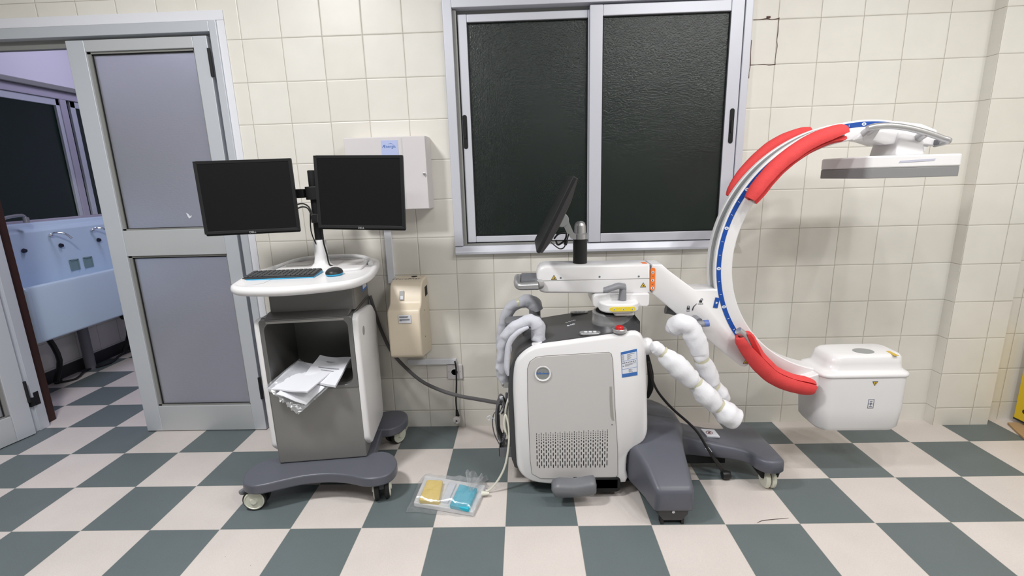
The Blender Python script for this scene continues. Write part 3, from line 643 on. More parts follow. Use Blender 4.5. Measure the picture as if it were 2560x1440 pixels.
# cut-out handle rims at the back, raised platform under the pole
b = MB(); b.tube([(-0.03, 0.36, 0.998), (0.0, 0.44, 1.005), (0.04, 0.50, 1.012), (0.12, 0.525, 1.018), (0.20, 0.53, 1.018), (0.30, 0.525, 1.018), (0.37, 0.50, 1.012), (0.42, 0.43, 1.004), (0.43, 0.36, 0.998)], 0.014, 10, 4, flat=0.8)
b.build('rear_handle_rail', 'white', ct)
b = MB(); b.prism(rrect(0.0, 0.41, 0.21, 0.49, 0.04), 0.990, 1.004, 'XY'); b.build('raised_platform', 'white', ct, bevel=0.006, seg=3)
for x_ in ((0.02, 0.135), (0.275, 0.385)):
    MB().prism(rrect(x_[0], x_[1], 0.36, 0.47, 0.015), 1.0045, 1.0065, 'XY').build('storage_recess', 'white2', ct)
PX, PV = 0.215, 0.30
b = MB(); b.lathe([(0.075, 1.003), (0.050, 1.010), (0.036, 1.025), (0.031, 1.05), (0.029, 1.13), (0.026, 1.136), (0.018, 1.137)], (PX, PV, 0), 'Z', 32); b.build('pole_socket', 'white', ct, ang=60)
b = MB(); b.lathe([(0.020, 1.10), (0.020, 1.455), (0.017, 1.458)], (PX, PV, 0), 'Z', 24); b.build('pole', 'blackmat', ct)
def cw(p): # world -> cart local
    v = Vector((p[0]-0.215, p[1]+0.60, p[2])); return (v.x*math.cos(TH)+v.y*math.sin(TH), -v.x*math.sin(TH)+v.y*math.cos(TH), v.z)
b = MB(); b.b2(PX-0.03, PX+0.03, PV-0.035, PV+0.03, 1.325, 1.385); b.b2(PX-0.075, PX-0.03, PV-0.06, PV-0.02, 1.335, 1.375)
b.b2(PX-0.14, PX-0.07, PV-0.09, PV-0.055, 1.337, 1.368); b.b2(PX+0.03, PX+0.14, PV-0.07, PV-0.04, 1.337, 1.368); 
MB().b2(PX-0.014, PX+0.014, PV-0.05, PV-0.015, 1.22, 1.26).build('cable_clip', 'black', ct, bevel=0.002)
b.build('monitor_bracket', 'black', ct, bevel=0.003)
# pole and screen cables
for P_ in ([(0.360, -0.400, 1.308), (0.388, -0.400, 1.312), (0.413, -0.400, 1.297), (0.424, -0.400, 1.265)], [(0.358, -0.400, 1.290), (0.386, -0.400, 1.298), (0.409, -0.400, 1.289), (0.421, -0.400, 1.256)]): MB().tube([cw(p) for p in P_], 0.0035, 6).build('pole_cable', 'black', ct)
MB().tube([(PX-0.02, PV-0.03, 1.26), (PX-0.024, PV-0.034, 1.18), (PX-0.01, PV-0.03, 1.12)], 0.003, 6).build('pole_cable', 'black', ct)
b = MB(); b.tube([(PX+0.02, PV-0.02, 1.18), (PX+0.026, PV-0.03, 1.12), (PX+0.036, PV-0.035, 1.07), (PX+0.040, PV-0.03, 1.02), (PX+0.05, PV-0.01, 1.006)], 0.004, 6); b.build('pole_cable', 'black', ct)

def screen(label_, ctr, yaw, pitch, roll, wd, hg):
    ca, sa = math.cos(yaw), math.sin(yaw)
    ex = Vector((ca, sa, 0)); nn = Vector((sa, -ca, 0)); ez = Vector((0, 0, 1))
    ez2 = math.cos(pitch)*ez-math.sin(pitch)*nn
    exr = math.cos(roll)*ex+math.sin(roll)*ez2; ezr = -math.sin(roll)*ex+math.cos(roll)*ez2
    nr = exr.cross(ezr)
    Mx = Matrix(((exr.x, -nr.x, ezr.x, ctr[0]), (exr.y, -nr.y, ezr.y, ctr[1]), (exr.z, -nr.z, ezr.z, ctr[2]), (0, 0, 0, 1)))
    # local: x right, y away from viewer, z up
    F = Matrix.Translation(Vector((0.215, -0.60, 0))) @ Matrix.Rotation(TH, 4, 'Z')
    T_ = F.inverted() @ Mx
    inn = rrect(-wd/2+0.014, wd/2-0.014, -hg/2+0.021, hg/2-0.014, 0.001, 2)
    o_ = rayring(inn, -wd/2, wd/2, -hg/2, hg/2)
    g = MB(); n_ = len(inn)
    vs = [(p[0], 0.002, p[1]) for p in inn]+[(p[0], 0, p[1]) for p in o_]+[(p[0], 0.012, p[1]) for p in inn]+[(p[0], 0.012, p[1]) for p in o_]
    fs = []
    for i in range(n_):
        j = (i+1) % n_
        fs += [(i, j, n_+j, n_+i), (2*n_+i, 3*n_+i, 3*n_+j, 2*n_+j), (i, 2*n_+i, 2*n_+j, j), (n_+i, n_+j, 3*n_+j, 3*n_+i)]
    g.add(vs, fs)
    mo = lab(g.xform(T_).build('monitor', 'black', ct, bevel=0.0015), label_)
    bk = MB(); bk.loft([[(x, y, z) for x, z in rrect(-wd/2*s, wd/2*s, -hg/2*s, hg/2*s, 0.006)] for s, y in ((0.996, 0.012), (0.985, 0.022), (0.80, 0.040), (0.72, 0.050))])
    bk.b2(-0.05, 0.05, 0.05, 0.062, -0.05, 0.05)
    bk.xform(T_).build('rear_shell', 'black', mo)
    MB().b2(-wd/2+0.012, wd/2-0.012, 0.0035, 0.010, -hg/2+0.019, hg/2-0.012).xform(T_).build('screen', 'screen', mo)
    # maker's lettering in the lower bezel
    cu = D.curves.new('lettering', 'FONT'); cu.body = 'DELL'; cu.size = 0.013; cu.align_x = 'CENTER'; cu.align_y = 'CENTER'; cu.extrude = 0.0003
    to = D.objects.new('lettering', cu); COL.objects.link(to); bpy.context.view_layer.update()
    me = D.meshes.new_from_object(to.evaluated_get(bpy.context.evaluated_depsgraph_get())); D.objects.remove(to)
    me.transform(T_ @ Matrix.Translation(Vector((0, -0.0004, -hg/2+0.010))) @ Euler(FR).to_matrix().to_4x4())
    t = D.objects.new('lettering', me); COL.objects.link(t); me.materials.clear(); me.materials.append(M['logogrey']); t.parent = mo
R_ = math.radians
screen('left black screen', (0.157, -0.424, 1.346), R_(8.5), R_(0.9), R_(0.6), 0.405, 0.325)
screen('right black screen', (0.650, -0.413, 1.351), R_(-5.7), R_(1.4), R_(-1.7), 0.405, 0.325)

# keyboard and mouse on the desk
kb = root('keyboard', (0.215, -0.60, 0), 'small black keyboard with cyan edge lying on the white cart desk', 'keyboard', rz=TH, local=True)
KC = [(-0.043, 0.028, 1.012), (0.258, -0.001, 1.012), (0.247, 0.162, 1.012), (-0.056, 0.178, 1.012)]
kx0, kx1, ky0, ky1 = -0.070, 0.235, 0.085, 0.215
def shear_kb(mb):
    return mb
zk = 0.992
tilt = lambda mb: mb.xform(Matrix.Translation(Vector((0.083, 0.105, 0))) @ Matrix.Rotation(R_(-1.5), 4, 'Z') @ Matrix.Translation(Vector((-0.083, -0.105, 0))))
b = MB(); b.prism([(ky0, zk), (ky1, zk), (ky1, zk+0.012), (ky0, zk+0.005)], kx0, kx1, 'YZ'); lab(tilt(b).build('tray', 'cyan', kb, bevel=0.002), 'bright cyan underside')
b = MB(); b.prism([(ky0, zk+0.005), (ky1, zk+0.012), (ky1, zk+0.019), (ky0, zk+0.011)], kx0, kx1, 'YZ'); tilt(b).build('case', 'kbkey', kb, bevel=0.002)
b = MB()
for r in range(5):
    y = ky0+0.012+r*0.0235; zz = zk+0.0125+0.0085*(y-ky0)/(ky1-ky0)
    nk = 15
    for k in range(nk):
        if r == 0 and 4 <= k <= 8:
            if k == 4: b.box((kx0+0.0105+6*0.0202, y+0.009, zz), (0.098, 0.018, 0.006))
            continue
        b.box((kx0+0.0105+k*0.0202, y+0.009, zz), (0.0165, 0.018, 0.006))
tilt(b).build('keys', mat('key_grey', (0.045, 0.047, 0.052), 0.45), kb, bevel=0.0015)
mc = [(0.312, 0.130, 1.000)][0]
ms = root('computer_mouse', (0.215, -0.60, 0), 'black computer mouse with cyan base beside the keyboard', 'mouse', rz=TH, local=True)
def egg(z0, z1, rx, ry, k=8):
    rr = []
    for i in range(k+1):
        t = i/k; a = t*PI/2; rr.append([(mc[0]+rx*math.cos(a)*math.cos(q_)+0, mc[1]+ry*math.cos(a)*math.sin(q_), z0+(z1-z0)*math.sin(a)) for q_ in [2*PI*j/28 for j in range(28)]] if i < k else [(mc[0]+0.001*math.cos(2*PI*j/28), mc[1]+0.001*math.sin(2*PI*j/28), z1) for j in range(28)])
    return rr
MB().loft([[(mc[0]+s*0.037*math.cos(2*PI*j/28), mc[1]+s*0.050*math.sin(2*PI*j/28), z) for j in range(28)] for s, z in ((0.88, 0.9925), (1.0, 0.997), (1.0, 1.003))]).build('base', 'cyan', ms)
MB().loft(egg(1.002, 1.028, 0.038, 0.051)).build('shell', 'kbkey', ms)

# papers in the cart cavity
def sheetstack(name, cs, th, m, lab_, cat_, group=None, bend=0.006, nx=8, ny=8):
    # cs: four world/local corners of the top surface (cart frame): near-left, near-right, far-right, far-left
    A, B_, C_, D_ = [Vector(p) for p in cs]; vs = []; 
    for j in range(ny+1):
        for i in range(nx+1):
            u, v = i/nx, j/ny
            p = A*(1-u)*(1-v)+B_*u*(1-v)+C_*u*v+D_*(1-u)*v
            p = p+Vector((0, 0, bend*math.sin(u*5+v*3)*0.6+bend*noise.noise(Vector((u*2.3, v*2.3, th*90)))))
            vs.append(p)
    n = len(vs); W_ = nx+1
    lo = [v-Vector((0, 0, th)) for v in vs]
    fs = [(j*W_+i, j*W_+i+1, (j+1)*W_+i+1, (j+1)*W_+i) for j in range(ny) for i in range(nx)]
    fs += [tuple(n+k for k in reversed(f)) for f in fs]
    edge = [i for i in range(nx+1)]+[j*W_+nx for j in range(1, ny+1)]+[ny*W_+i for i in range(nx-1, -1, -1)]+[j*W_ for j in range(ny-1, 0, -1)]
    for k in range(len(edge)):
        a, b_ = edge[k], edge[(k+1) % len(edge)]; fs.append((b_, a, n+a, n+b_))
    mb = MB().add(vs+lo, fs)
    return mb, vs
cf = lambda name, lbl: root(name, (0.215, -0.60, 0), lbl, 'document', rz=TH, local=True)
r1 = cf('booklet', 'white printed booklet lying on top of the bagged papers in the cart')
mb, vs = sheetstack('b', [(0.150, 0.005, 0.548), (0.318, -0.074, 0.548), (0.351, 0.117, 0.600), (0.194, 0.166, 0.600)], 0.010, 'paper', '', '')
mb.build('pages', 'paper', r1, ang=50)
A, B_, C_, Dd = [Vector(p) for p in [(0.151, 0.003, 0.549), (0.319, -0.077, 0.549), (0.352, 0.114, 0.601), (0.195, 0.163, 0.601)]]
pr = MB()
for v, w_, o_, hh in ((0.78, 0.26, 0.32, 0.010), (0.74, 0.14, 0.38, 0.005), (0.52, 0.62, 0.22, 0.010), (0.44, 0.38, 0.34, 0.008), (0.32, 0.26, 0.38, 0.004), (0.285, 0.20, 0.40, 0.004), (0.25, 0.22, 0.40, 0.004)):
    P_ = lambda u, v: A*(1-u)*(1-v)+B_*u*(1-v)+C_*u*v+Dd*(1-u)*v+Vector((0, 0, 0.006*math.sin(u*5+v*3)*0.6+0.006*noise.noise(Vector((u*2.3, v*2.3, 0.9)))+0.0006))
    k = 10; top = []; bot = []
    for i in range(k+1):
        u = o_+w_*i/k; top.append(P_(u, v+hh*2)); bot.append(P_(u, v))
    n0 = len(pr.v); pr.add(top+bot, [(i, i+1, k+2+i, k+1+i) for i in range(k)])
pr.build('print_lines', mat('soft_print', (0.30, 0.30, 0.34), 0.7), r1)
r2 = cf('paper_stack', 'stack of white papers inside the clear plastic bag in the cart')
mb, vs = sheetstack('c', [(0.029, -0.057, 0.543), (0.212, -0.111, 0.543), (0.301, 0.078, 0.575), (0.087, 0.176, 0.575)], 0.006, 'paper', '', '', bend=0.005); mb.build('pages', 'paper', r2, ang=50)
lo_ = [[(0.080, -0.100, 0.535)][0], [(0.187, -0.075, 0.469)][0], [(0.266, -0.051, 0.530)][0], [(0.121, 0.029, 0.540)][0]]
mb, vs = sheetstack('d', lo_, 0.003, 'paper', '', '', bend=0.004); mb.build('loose_sheet', 'paper', r2, ang=50)
bg = root('plastic_sleeve', (0.215, -0.60, 0), 'clear crinkled plastic bag holding papers and hanging over the cart opening', 'plastic bag', rz=TH, local=True)
bs = [[(0.025, -0.068, 0.552)][0], [(0.154, -0.085, 0.427)][0], [(0.308, -0.038, 0.540)][0], [(0.103, 0.161, 0.590)][0]]
A, B_, C_, Dd = [Vector(p) for p in bs]
vs = []; N_ = 36
for j in range(N_+1):
    for i in range(N_+1):
        u, v = i/N_, j/N_
        p = A*(1-u)*(1-v)+B_*u*(1-v)+C_*u*v+Dd*(1-u)*v
        edge = max(0.0, 1-v*5)
        nz = noise.noise(Vector((u*9, v*9, 3)))*(0.004+0.010*edge)+noise.noise(Vector((u*24, v*24, 8)))*(0.002+0.006*edge)
        p += Vector((nz*0.6, -abs(nz)*0.5-0.004, nz+0.004+0.003*math.sin(u*5+v*3)))
        vs.append(p)
fs = [(j*(N_+1)+i, j*(N_+1)+i+1, (j+1)*(N_+1)+i+1, (j+1)*(N_+1)+i) for j in range(N_) for i in range(N_)]
MB().add(vs, fs).build('film', 'film', bg, ang=80)

# ------------------------------------------------------------------ mobile C-arm
YC = -0.44
ca = root('mobile_c_arm', (1.85, YC, 0.0), 'white mobile x-ray C-arm machine with charcoal deck and dark grey wheeled base', 'x-ray machine')
# dark core of the cabinet
core = [(1.30, 0.15), (1.288, 0.25), (1.285, 0.45), (1.290, 0.56), (1.305, 0.625), (1.335, 0.675), (1.385, 0.704), (1.45, 0.720), (1.60, 0.742), (1.74, 0.759), (1.80, 0.773), (1.835, 0.789), (1.842, 0.76), (1.845, 0.30), (1.79, 0.14), (1.36, 0.13)]
b = MB(); b.prism(smooth_poly(core, 3), -0.625, -0.255, 'XZ'); b.build('cabinet_core', 'deck', ca, bevel=0.012, seg=3)
# deck surface slightly raised between the side shells
# side shells
sh = xz([(1.312, -0.650, 0.187), (1.316, -0.650, 0.143), (1.333, -0.650, 0.107), (1.362, -0.650, 0.081), (1.406, -0.650, 0.065), (1.504, -0.650, 0.055), (1.645, -0.650, 0.058), (1.797, -0.650, 0.064), (1.799, -0.650, 0.122), (1.801, -0.650, 0.190), (1.816, -0.650, 0.223), (1.844, -0.650, 0.244), (1.870, -0.650, 0.265), (1.884, -0.650, 0.301), (1.885, -0.650, 0.357), (1.876, -0.650, 0.536), (1.870, -0.650, 0.661), (1.862, -0.650, 0.710), (1.849, -0.650, 0.745), (1.831, -0.650, 0.762), (1.805, -0.650, 0.766), (1.746, -0.650, 0.756), (1.628, -0.650, 0.741), (1.508, -0.650, 0.726), (1.419, -0.650, 0.715), (1.383, -0.650, 0.702), (1.353, -0.650, 0.681), (1.327, -0.650, 0.652), (1.316, -0.650, 0.623), (1.310, -0.650, 0.582), (1.306, -0.650, 0.509), (1.309, -0.650, 0.341)])
b = MB()
sp_ = smooth_poly(sh, 2)
def shell(sgn):
    y_out = YC+sgn*0.21; b = MB(); rg = []
    for d, t in ((0.0, 0.062), (0.0, 0.030), (0.0015, 0.018), (0.005, 0.009), (0.009, 0.003), (0.015, 0.0)):
        rg.append([(x, y_out-sgn*t, z) for x, z in inset_poly(sp_, d)])
    b.loft(rg); return b
fsd = shell(-1).build('side_shell', 'white', ca, ang=50)
shell(1).build('side_shell', 'white', ca, ang=50)
# rounded nose joining the shells at the patient end
nz_pts = [p for p in inset_poly(sp_, 0.0012) if p[0] > 1.78]
k0 = max(range(len(nz_pts)), key=lambda i: (Vector(nz_pts[i])-Vector(nz_pts[i-1])).length)
nz_pts = nz_pts[k0:]+nz_pts[:k0]
b = MB(); b.prism(nz_pts, YC-0.155, YC+0.155, 'XZ'); b.build('front_cover', 'white', ca, ang=50)
# door panel
dr = xz([(1.373, -0.652, 0.104), (1.366, -0.652, 0.187), (1.369, -0.652, 0.472), (1.371, -0.652, 0.609), (1.379, -0.652, 0.644), (1.398, -0.652, 0.669), (1.433, -0.652, 0.679), (1.574, -0.652, 0.688), (1.706, -0.652, 0.681), (1.721, -0.652, 0.675), (1.727, -0.652, 0.647), (1.736, -0.652, 0.466), (1.753, -0.652, 0.241), (1.755, -0.652, 0.114), (1.740, -0.652, 0.092), (1.592, -0.652, 0.088)])
dr = xz([(1.381, -0.652, 0.120), (1.375, -0.652, 0.187), (1.370, -0.652, 0.472), (1.372, -0.652, 0.614), (1.382, -0.652, 0.644), (1.408, -0.652, 0.663), (1.444, -0.652, 0.668), (1.574, -0.652, 0.674), (1.709, -0.652, 0.680), (1.719, -0.652, 0.673), (1.725, -0.652, 0.647), (1.736, -0.652, 0.466), (1.753, -0.652, 0.241), (1.757, -0.652, 0.112), (1.750, -0.652, 0.100), (1.592, -0.652, 0.092), (1.416, -0.652, 0.098)])
b = MB(); b.prism(dr, -0.6545, -0.648, 'XZ'); dpn = b.build('service_door', 'white2', ca, bevel=0.0015)
b = MB(); b.prism(inset_poly(dr, -0.0022), -0.6512, -0.649, 'XZ'); b.build('door_gap', mat('gap_shade', (0.22, 0.21, 0.20), 0.7), dpn)
hs_ = xz([(1.716, -0.655, 0.530), (1.723, -0.655, 0.530), (1.726, -0.655, 0.468), (1.734, -0.655, 0.387), (1.736, -0.655, 0.375), (1.729, -0.655, 0.375), (1.722, -0.655, 0.394), (1.717, -0.655, 0.468)])
MB().prism(hs_, -0.6565, -0.653, 'XZ').build('door_pull', mat('pull_shade', (0.34, 0.33, 0.30), 0.5), dpn)
kl = [(1.728, -0.656, 0.354)][0]
MB().lathe([(0.0005, 0), (0.003, 0), (0.003, -0.001), (0.0005, -0.001)], (kl[0], -0.6545, kl[2]), 'Y', 10).build('door_lock', 'grey', dpn)
# badge
bc = [(1.435, -0.655, 0.593)][0]
MB().lathe([(0.028, 0), (0.0345, -0.003), (0.0335, -0.005), (0.029, -0.004), (0.0275, -0.001)], (bc[0], -0.6545, bc[2]), 'Y', 40).build('badge_ring', 'white', dpn)
bdg = MB().lathe([(0.0005, -0.0012), (0.0282, -0.0012), (0.0282, 0.002), (0.0005, 0.002)], (bc[0], -0.6545, bc[2]), 'Y', 36).build('badge', mat('badge_grey', (0.30, 0.32, 0.32), 0.35, metal=0.4), dpn)
text('lettering', 'BrBwiener', (bc[0], -0.6560, bc[2]+0.001), FR, 0.0125, 'blueprint', dpn, bold=True)
# ventilation slots: staggered, growing longer towards the bottom
g1 = [(1.403, -0.655, 0.318), (1.708, -0.655, 0.331), (1.404, -0.655, 0.149), (1.709, -0.655, 0.150)]
gx0, gx1 = g1[2][0], g1[3][0]; zt, zb = g1[0][2], g1[2][2]
b = MB(); ncol = 31
for k in range(ncol):
    t = k/(ncol-1); x = gx0+(gx1-gx0)*t; top = zt+(g1[1][2]-zt)*t-(0.004 if k % 2 else 0.0)
    # nine rows whose slots grow downward; odd columns sit half a row lower
    rowz = [0.0]
    for wgt in (0.35, 0.42, 0.5, 0.62, 0.78, 0.98, 1.22, 1.5, 1.8, 2.0): rowz.append(rowz[-1]+wgt)
    dz = top-zb
    for r in range(10):
        a0 = rowz[r]/rowz[-1]; a1 = rowz[r+1]/rowz[-1]; h2 = (a1-a0)
        if k % 2: a0 += h2*0.5; a1 += h2*0.5
        fillf = 0.42+0.034*r
        za = top-dz*a0; zc = max(zb, za-dz*h2*fillf) if not (k % 2) else max(zb, za-dz*h2*fillf)
        if za-zc < 0.0012: continue
        b.prism(rrect(x-0.0017, x+0.0017, zc, za, min(0.0015, (za-zc)*0.45), 2), -0.6552, -0.6538, 'XZ')
b.build('vent_slots', 'blackmat', dpn)
# rating label
lb = [(1.759, -0.651, 0.679), (1.825, -0.651, 0.694), (1.831, -0.651, 0.577), (1.767, -0.651, 0.567)]
lx0, lx1 = lb[3][0], lb[2][0]; 
def quad(mb, P, u0, u1, v0, v1, y):
    # P: tl,tr,br,bl
    f = lambda u, v: tuple((Vector(P[0])*(1-u)*(1-v)+Vector(P[1])*u*(1-v)+Vector(P[2])*u*v+Vector(P[3])*(1-u)*v))
    c_ = [f(u0, v0), f(u1, v0), f(u1, v1), f(u0, v1)]
    return mb.prism([(p[0], p[2]) for p in c_], y, y+0.0006, 'XZ')
lbo = quad(MB(), lb, 0, 1, 0, 1, -0.6510).build('rating_label', 'blueprint', ca)
b = MB(); quad(b, lb, 0.03, 0.97, 0.10, 0.365, -0.6514); quad(b, lb, 0.03, 0.97, 0.38, 0.675, -0.6514); quad(b, lb, 0.03, 0.97, 0.69, 0.86, -0.6514); b.build('label_field', 'sticker', lbo)
b = MB()
for r in range(6): quad(b, lb, 0.06, 0.06+0.11+0.03*(r % 2), 0.13+r*0.037, 0.142+r*0.037, -0.6518); quad(b, lb, 0.38, 0.38+(0.5, 0.2, 0.28, 0.16, 0.24, 0.15)[r], 0.13+r*0.037, 0.142+r*0.037, -0.6518)
for r in range(8): quad(b, lb, 0.07+r*0.11, 0.135+r*0.11, 0.42, 0.46, -0.6518)
for r in range(3): quad(b, lb, 0.22, 0.9-0.2*r, 0.50+r*0.035, 0.512+r*0.035, -0.6518)
for r in range(4): quad(b, lb, 0.44, 0.62+0.08*(r % 2), 0.715+r*0.034, 0.727+r*0.034, -0.6518)
quad(b, lb, 0.07, 0.16, 0.54, 0.575, -0.6518)
b.build('print_lines', mat('label_print', (0.16, 0.16, 0.2), 0.6), lbo)

# deck details
def deck_z(x): 
    P_ = [(1.30, 0.62), (1.335, 0.675), (1.385, 0.704), (1.45, 0.720), (1.60, 0.742), (1.74, 0.757), (1.80, 0.770), (1.86, 0.79)]
    for i in range(len(P_)-1):
        if x <= P_[i+1][0]: t = (x-P_[i][0])/(P_[i+1][0]-P_[i][0]); return P_[i][1]*(1-t)+P_[i+1][1]*t
    return 0.79
tq = [(1.762, -0.459, 0.762)][0]
TX, TY = 1.762, -0.455
b = MB(); b.lathe([(0.096, 0.745), (0.096, 0.770), (0.094, 0.773), (0.094, 0.800), (0.088, 0.806), (0.060, 0.806)], (TX, TY, 0), 'Z', 48); tt = b.build('turntable', 'silver', ca, ang=40)
MB().lathe([(0.05, 0.803), (0.08, 0.807), (0.08, 0.8075), (0.05, 0.812)], (TX, TY, 0), 'Z', 40).build('turntable_recess', 'blackmat', tt)
b = MB(); b.lathe([(0.046, 0.800), (0.046, 0.885)], (TX+0.012, TY, 0), 'Z', 36); b.build('column', 'silver', ca)
# emergency stop
es = [(1.757, -0.626, 0.770)][0]
b = MB(); b.lathe([(0.0005, 0.762), (0.031, 0.762), (0.031, 0.773), (0.028, 0.776), (0.021, 0.773), (0.0005, 0.773)], (es[0], es[1], 0), 'Z', 32); eo = b.build('stop_bezel', 'silver', ca)
MB().lathe([(0.014, 0.770), (0.017, 0.774), (0.017, 0.782), (0.013, 0.786), (0.0005, 0.787)], (es[0], es[1], 0), 'Z', 28).build('emergency_stop_button', 'red', eo)
# control pads
def pad(pxs, z, nm, lbl):
    c_ = pxs[0]; b = MB(); b.prism(rrect(c_[0]-0.044, c_[0]+0.044, c_[1]-0.017, c_[1]+0.017, 0.015, 6), z-0.006, z+0.004, 'XY'); o = b.build(nm, 'silver', ca, bevel=0.003)
    k = MB()
    for dx in (-0.024, -0.005, 0.014): k.prism(rrect(c_[0]+dx, c_[0]+dx+0.013, c_[1]-0.008, c_[1]+0.008, 0.003, 3), z+0.004, z+0.0055, 'XY')
    k.build('pad_key', 'sticker', o)
pad([(1.637, -0.606, 0.752)], 0.752, 'control_pad', '')
pad([(1.628, -0.280, 0.750)], 0.750, 'control_pad', '')
for q_ in [(1.557, -0.400, 0.741), (1.571, -0.395, 0.741), (1.584, -0.389, 0.741), (1.594, -0.384, 0.741), (1.560, -0.451, 0.741), (1.574, -0.446, 0.741), (1.585, -0.440, 0.741)]: MB().prism(rrect(q_[0]-0.006, q_[0]+0.006, q_[1]-0.005, q_[1]+0.005, 0.002, 2), deck_z(q_[0])-0.004, deck_z(q_[0])+0.0015, 'XY').build('indicator_key', 'sticker', ca)
# rear steering lever and its round boss
b = MB(); b.tube([(1.345, -0.44, 0.705), (1.41, -0.44, 0.745), (1.43, -0.44, 0.75)], [0.05, 0.05, 0.03], 20, 1); 
b = MB(); b.lathe([(0.058, -0.05), (0.055, -0.02), (0.040, 0.0), (0.0005, 0.004)], (1.405, -0.42, 0.745), 'Z', 28); b.build('lever_boss', 'deck', ca, ang=60)
b = MB(); b.prism(smooth_poly([(1.275, -0.47), (1.30, -0.485), (1.42, -0.47), (1.44, -0.42), (1.42, -0.375), (1.30, -0.385), (1.272, -0.41)], 3), 0.752, 0.768, 'XY'); b.build('steering_lever', 'grey', ca, bevel=0.005)
# handle posts under the foam
b = MB(); b.tube([(1.412, -0.578, 0.69), (1.412, -0.578, 0.745)], 0.020, 16, 1); b.build('handle_post', 'grey', ca)
b = MB(); b.tube([(1.412, -0.275, 0.69), (1.412, -0.275, 0.81)], 0.028, 16, 1); b.build('handle_post', 'grey', ca)
st_ = [(1.298, -0.550, 0.717), (1.324, -0.550, 0.729), (1.324, -0.550, 0.707), (1.298, -0.550, 0.680)]
b = MB(); b.prism([(p[0]-0.012, p[2]) for p in st_], -0.628, -0.6262, 'XZ'); 
b = MB(); b.box((1.296, -0.575, 0.655), (0.002, 0.05, 0.05), (0, 0.35, 0)); b.build('warning_sticker', 'sticker', ca)
# slide block and brake collar
b = MB(); b.prism(rrect(1.66, 1.90, 0.842, 0.896, [0.003, 0.015, 0.015, 0.012]), YC-0.09, YC+0.09, 'XZ'); b.build('slide_block', 'white', ca, bevel=0.006, seg=3)
b = MB(); cl = [(x, y) for x, y in rrect(1.683, 1.850, -0.60, -0.42, [0.0, 0.0, 0.055, 0.055], 8)]
b.prism(cl, 0.832, 0.872, 'XY'); bc_ = b.build('brake_collar', 'white', ca, bevel=0.009, seg=4)
b = MB(); b.prism(rrect(1.742, 1.826, -0.59, -0.46, 0.012), 0.818, 0.834, 'XY'); b.build('collar_foot', 'white2', bc_, bevel=0.003)
# yellow position label wrapping the collar front
b = MB(); yl = rrect(1.720, 1.826, 0.842, 0.860, 0.009, 5); b.prism(yl, -0.6035, -0.595, 'XZ'); ylo = b.build('position_label', 'yellow', bc_)
b = MB(); 
for x_ in (1.737, 1.776, 1.812): MB().lathe([(0.0005, 0), (0.0042, 0), (0.0042, -0.0006), (0.0005, -0.0006)], (x_, -0.6035, 0.851), 'Y', 12).build('label_mark', 'sticker', ylo)
b = MB()
for x_ in (1.737, 1.776, 1.812): b.box((x_, -0.6044, 0.851), (0.0022, 0.0006, 0.005))
b.build('label_digit', 'print', ylo)
# brake lever
b = MB(); b.lathe([(0.016, 0.868), (0.015, 0.930), (0.010, 0.938)], (1.785, -0.535, 0), 'Z', 20)
b.tube([(1.792, -0.535, 0.930), (1.765, -0.545, 0.938), (1.735, -0.555, 0.932), (1.705, -0.56, 0.924), (1.700, -0.56, 0.923)], [0.017, 0.015, 0.014, 0.014, 0.009], 14, 4, flat=0.7)
b.build('brake_lever', 'lever', ca, ang=60)

# horizontal beam
bm_ = xz([(1.424, -0.500, 0.923), (1.420, -0.500, 0.953), (1.420, -0.500, 0.983), (1.426, -0.500, 1.004), (1.438, -0.500, 1.018), (1.459, -0.500, 1.024), (1.905, -0.500, 1.019), (1.911, -0.500, 0.892), (1.461, -0.500, 0.902), (1.436, -0.500, 0.908)])
b = MB(); prof_ = [(-0.0, 0.018), (0.012, 0.004), (0.022, 0.0)]
rg = []
bmo = inset_poly(bm_, 0.0)
for y_, d in ((-0.505, 0.012), (-0.502, 0.004), (-0.495, 0.0), (-0.385, 0.0), (-0.378, 0.004), (-0.375, 0.012)): rg.append([(x, y_, z) for x, z in inset_poly(bm_, d)])
b.loft(rg); beam = b.build('horizontal_beam', 'white', ca, ang=45)
b = MB(); b.b2(1.432, 1.905, -0.5058, -0.5040, 0.9585, 0.9600); b.build('beam_seam', mat('seam_line', (0.30, 0.29, 0.28), 0.6), beam)
b = MB()
for q_ in [(1.523, -0.506, 0.970), (1.690, -0.506, 0.971), (1.858, -0.506, 0.969)]: b.lathe([(0.0005, 0), (0.0042, 0), (0.0042, -0.0008), (0.0005, -0.0008)], (q_[0], -0.505, q_[2]), 'Y', 14)
b.build('beam_screw', 'grey', beam)
def warn(c_, y, s_, par, inv=False, m1='print', m2='warn'):
    sg = -1 if inv else 1
    tri = lambda k: [(c_[0]-k, c_[2]-sg*k*0.75), (c_[0]+k, c_[2]-sg*k*0.75), (c_[0], c_[2]+sg*k*0.95)]
    a = MB().prism(tri(s_), y-0.0008, y, 'XZ').build('warning_triangle', m1, par)
    MB().prism(tri(s_*0.72), y-0.0012, y-0.0004, 'XZ').build('triangle_field', m2, a)
    h_ = MB(); h_.prism([(c_[0]-s_*0.1, c_[2]-s_*0.35*sg), (c_[0]+s_*0.4, c_[2]-s_*0.4*sg), (c_[0]-s_*0.02, c_[2]+s_*0.2*sg)], y-0.0016, y-0.0008, 'XZ'); h_.build('triangle_symbol', m1, a)
for q_ in [(1.494, -0.506, 0.972), (1.878, -0.506, 0.930)]: warn(q_, -0.505, 0.013, beam)
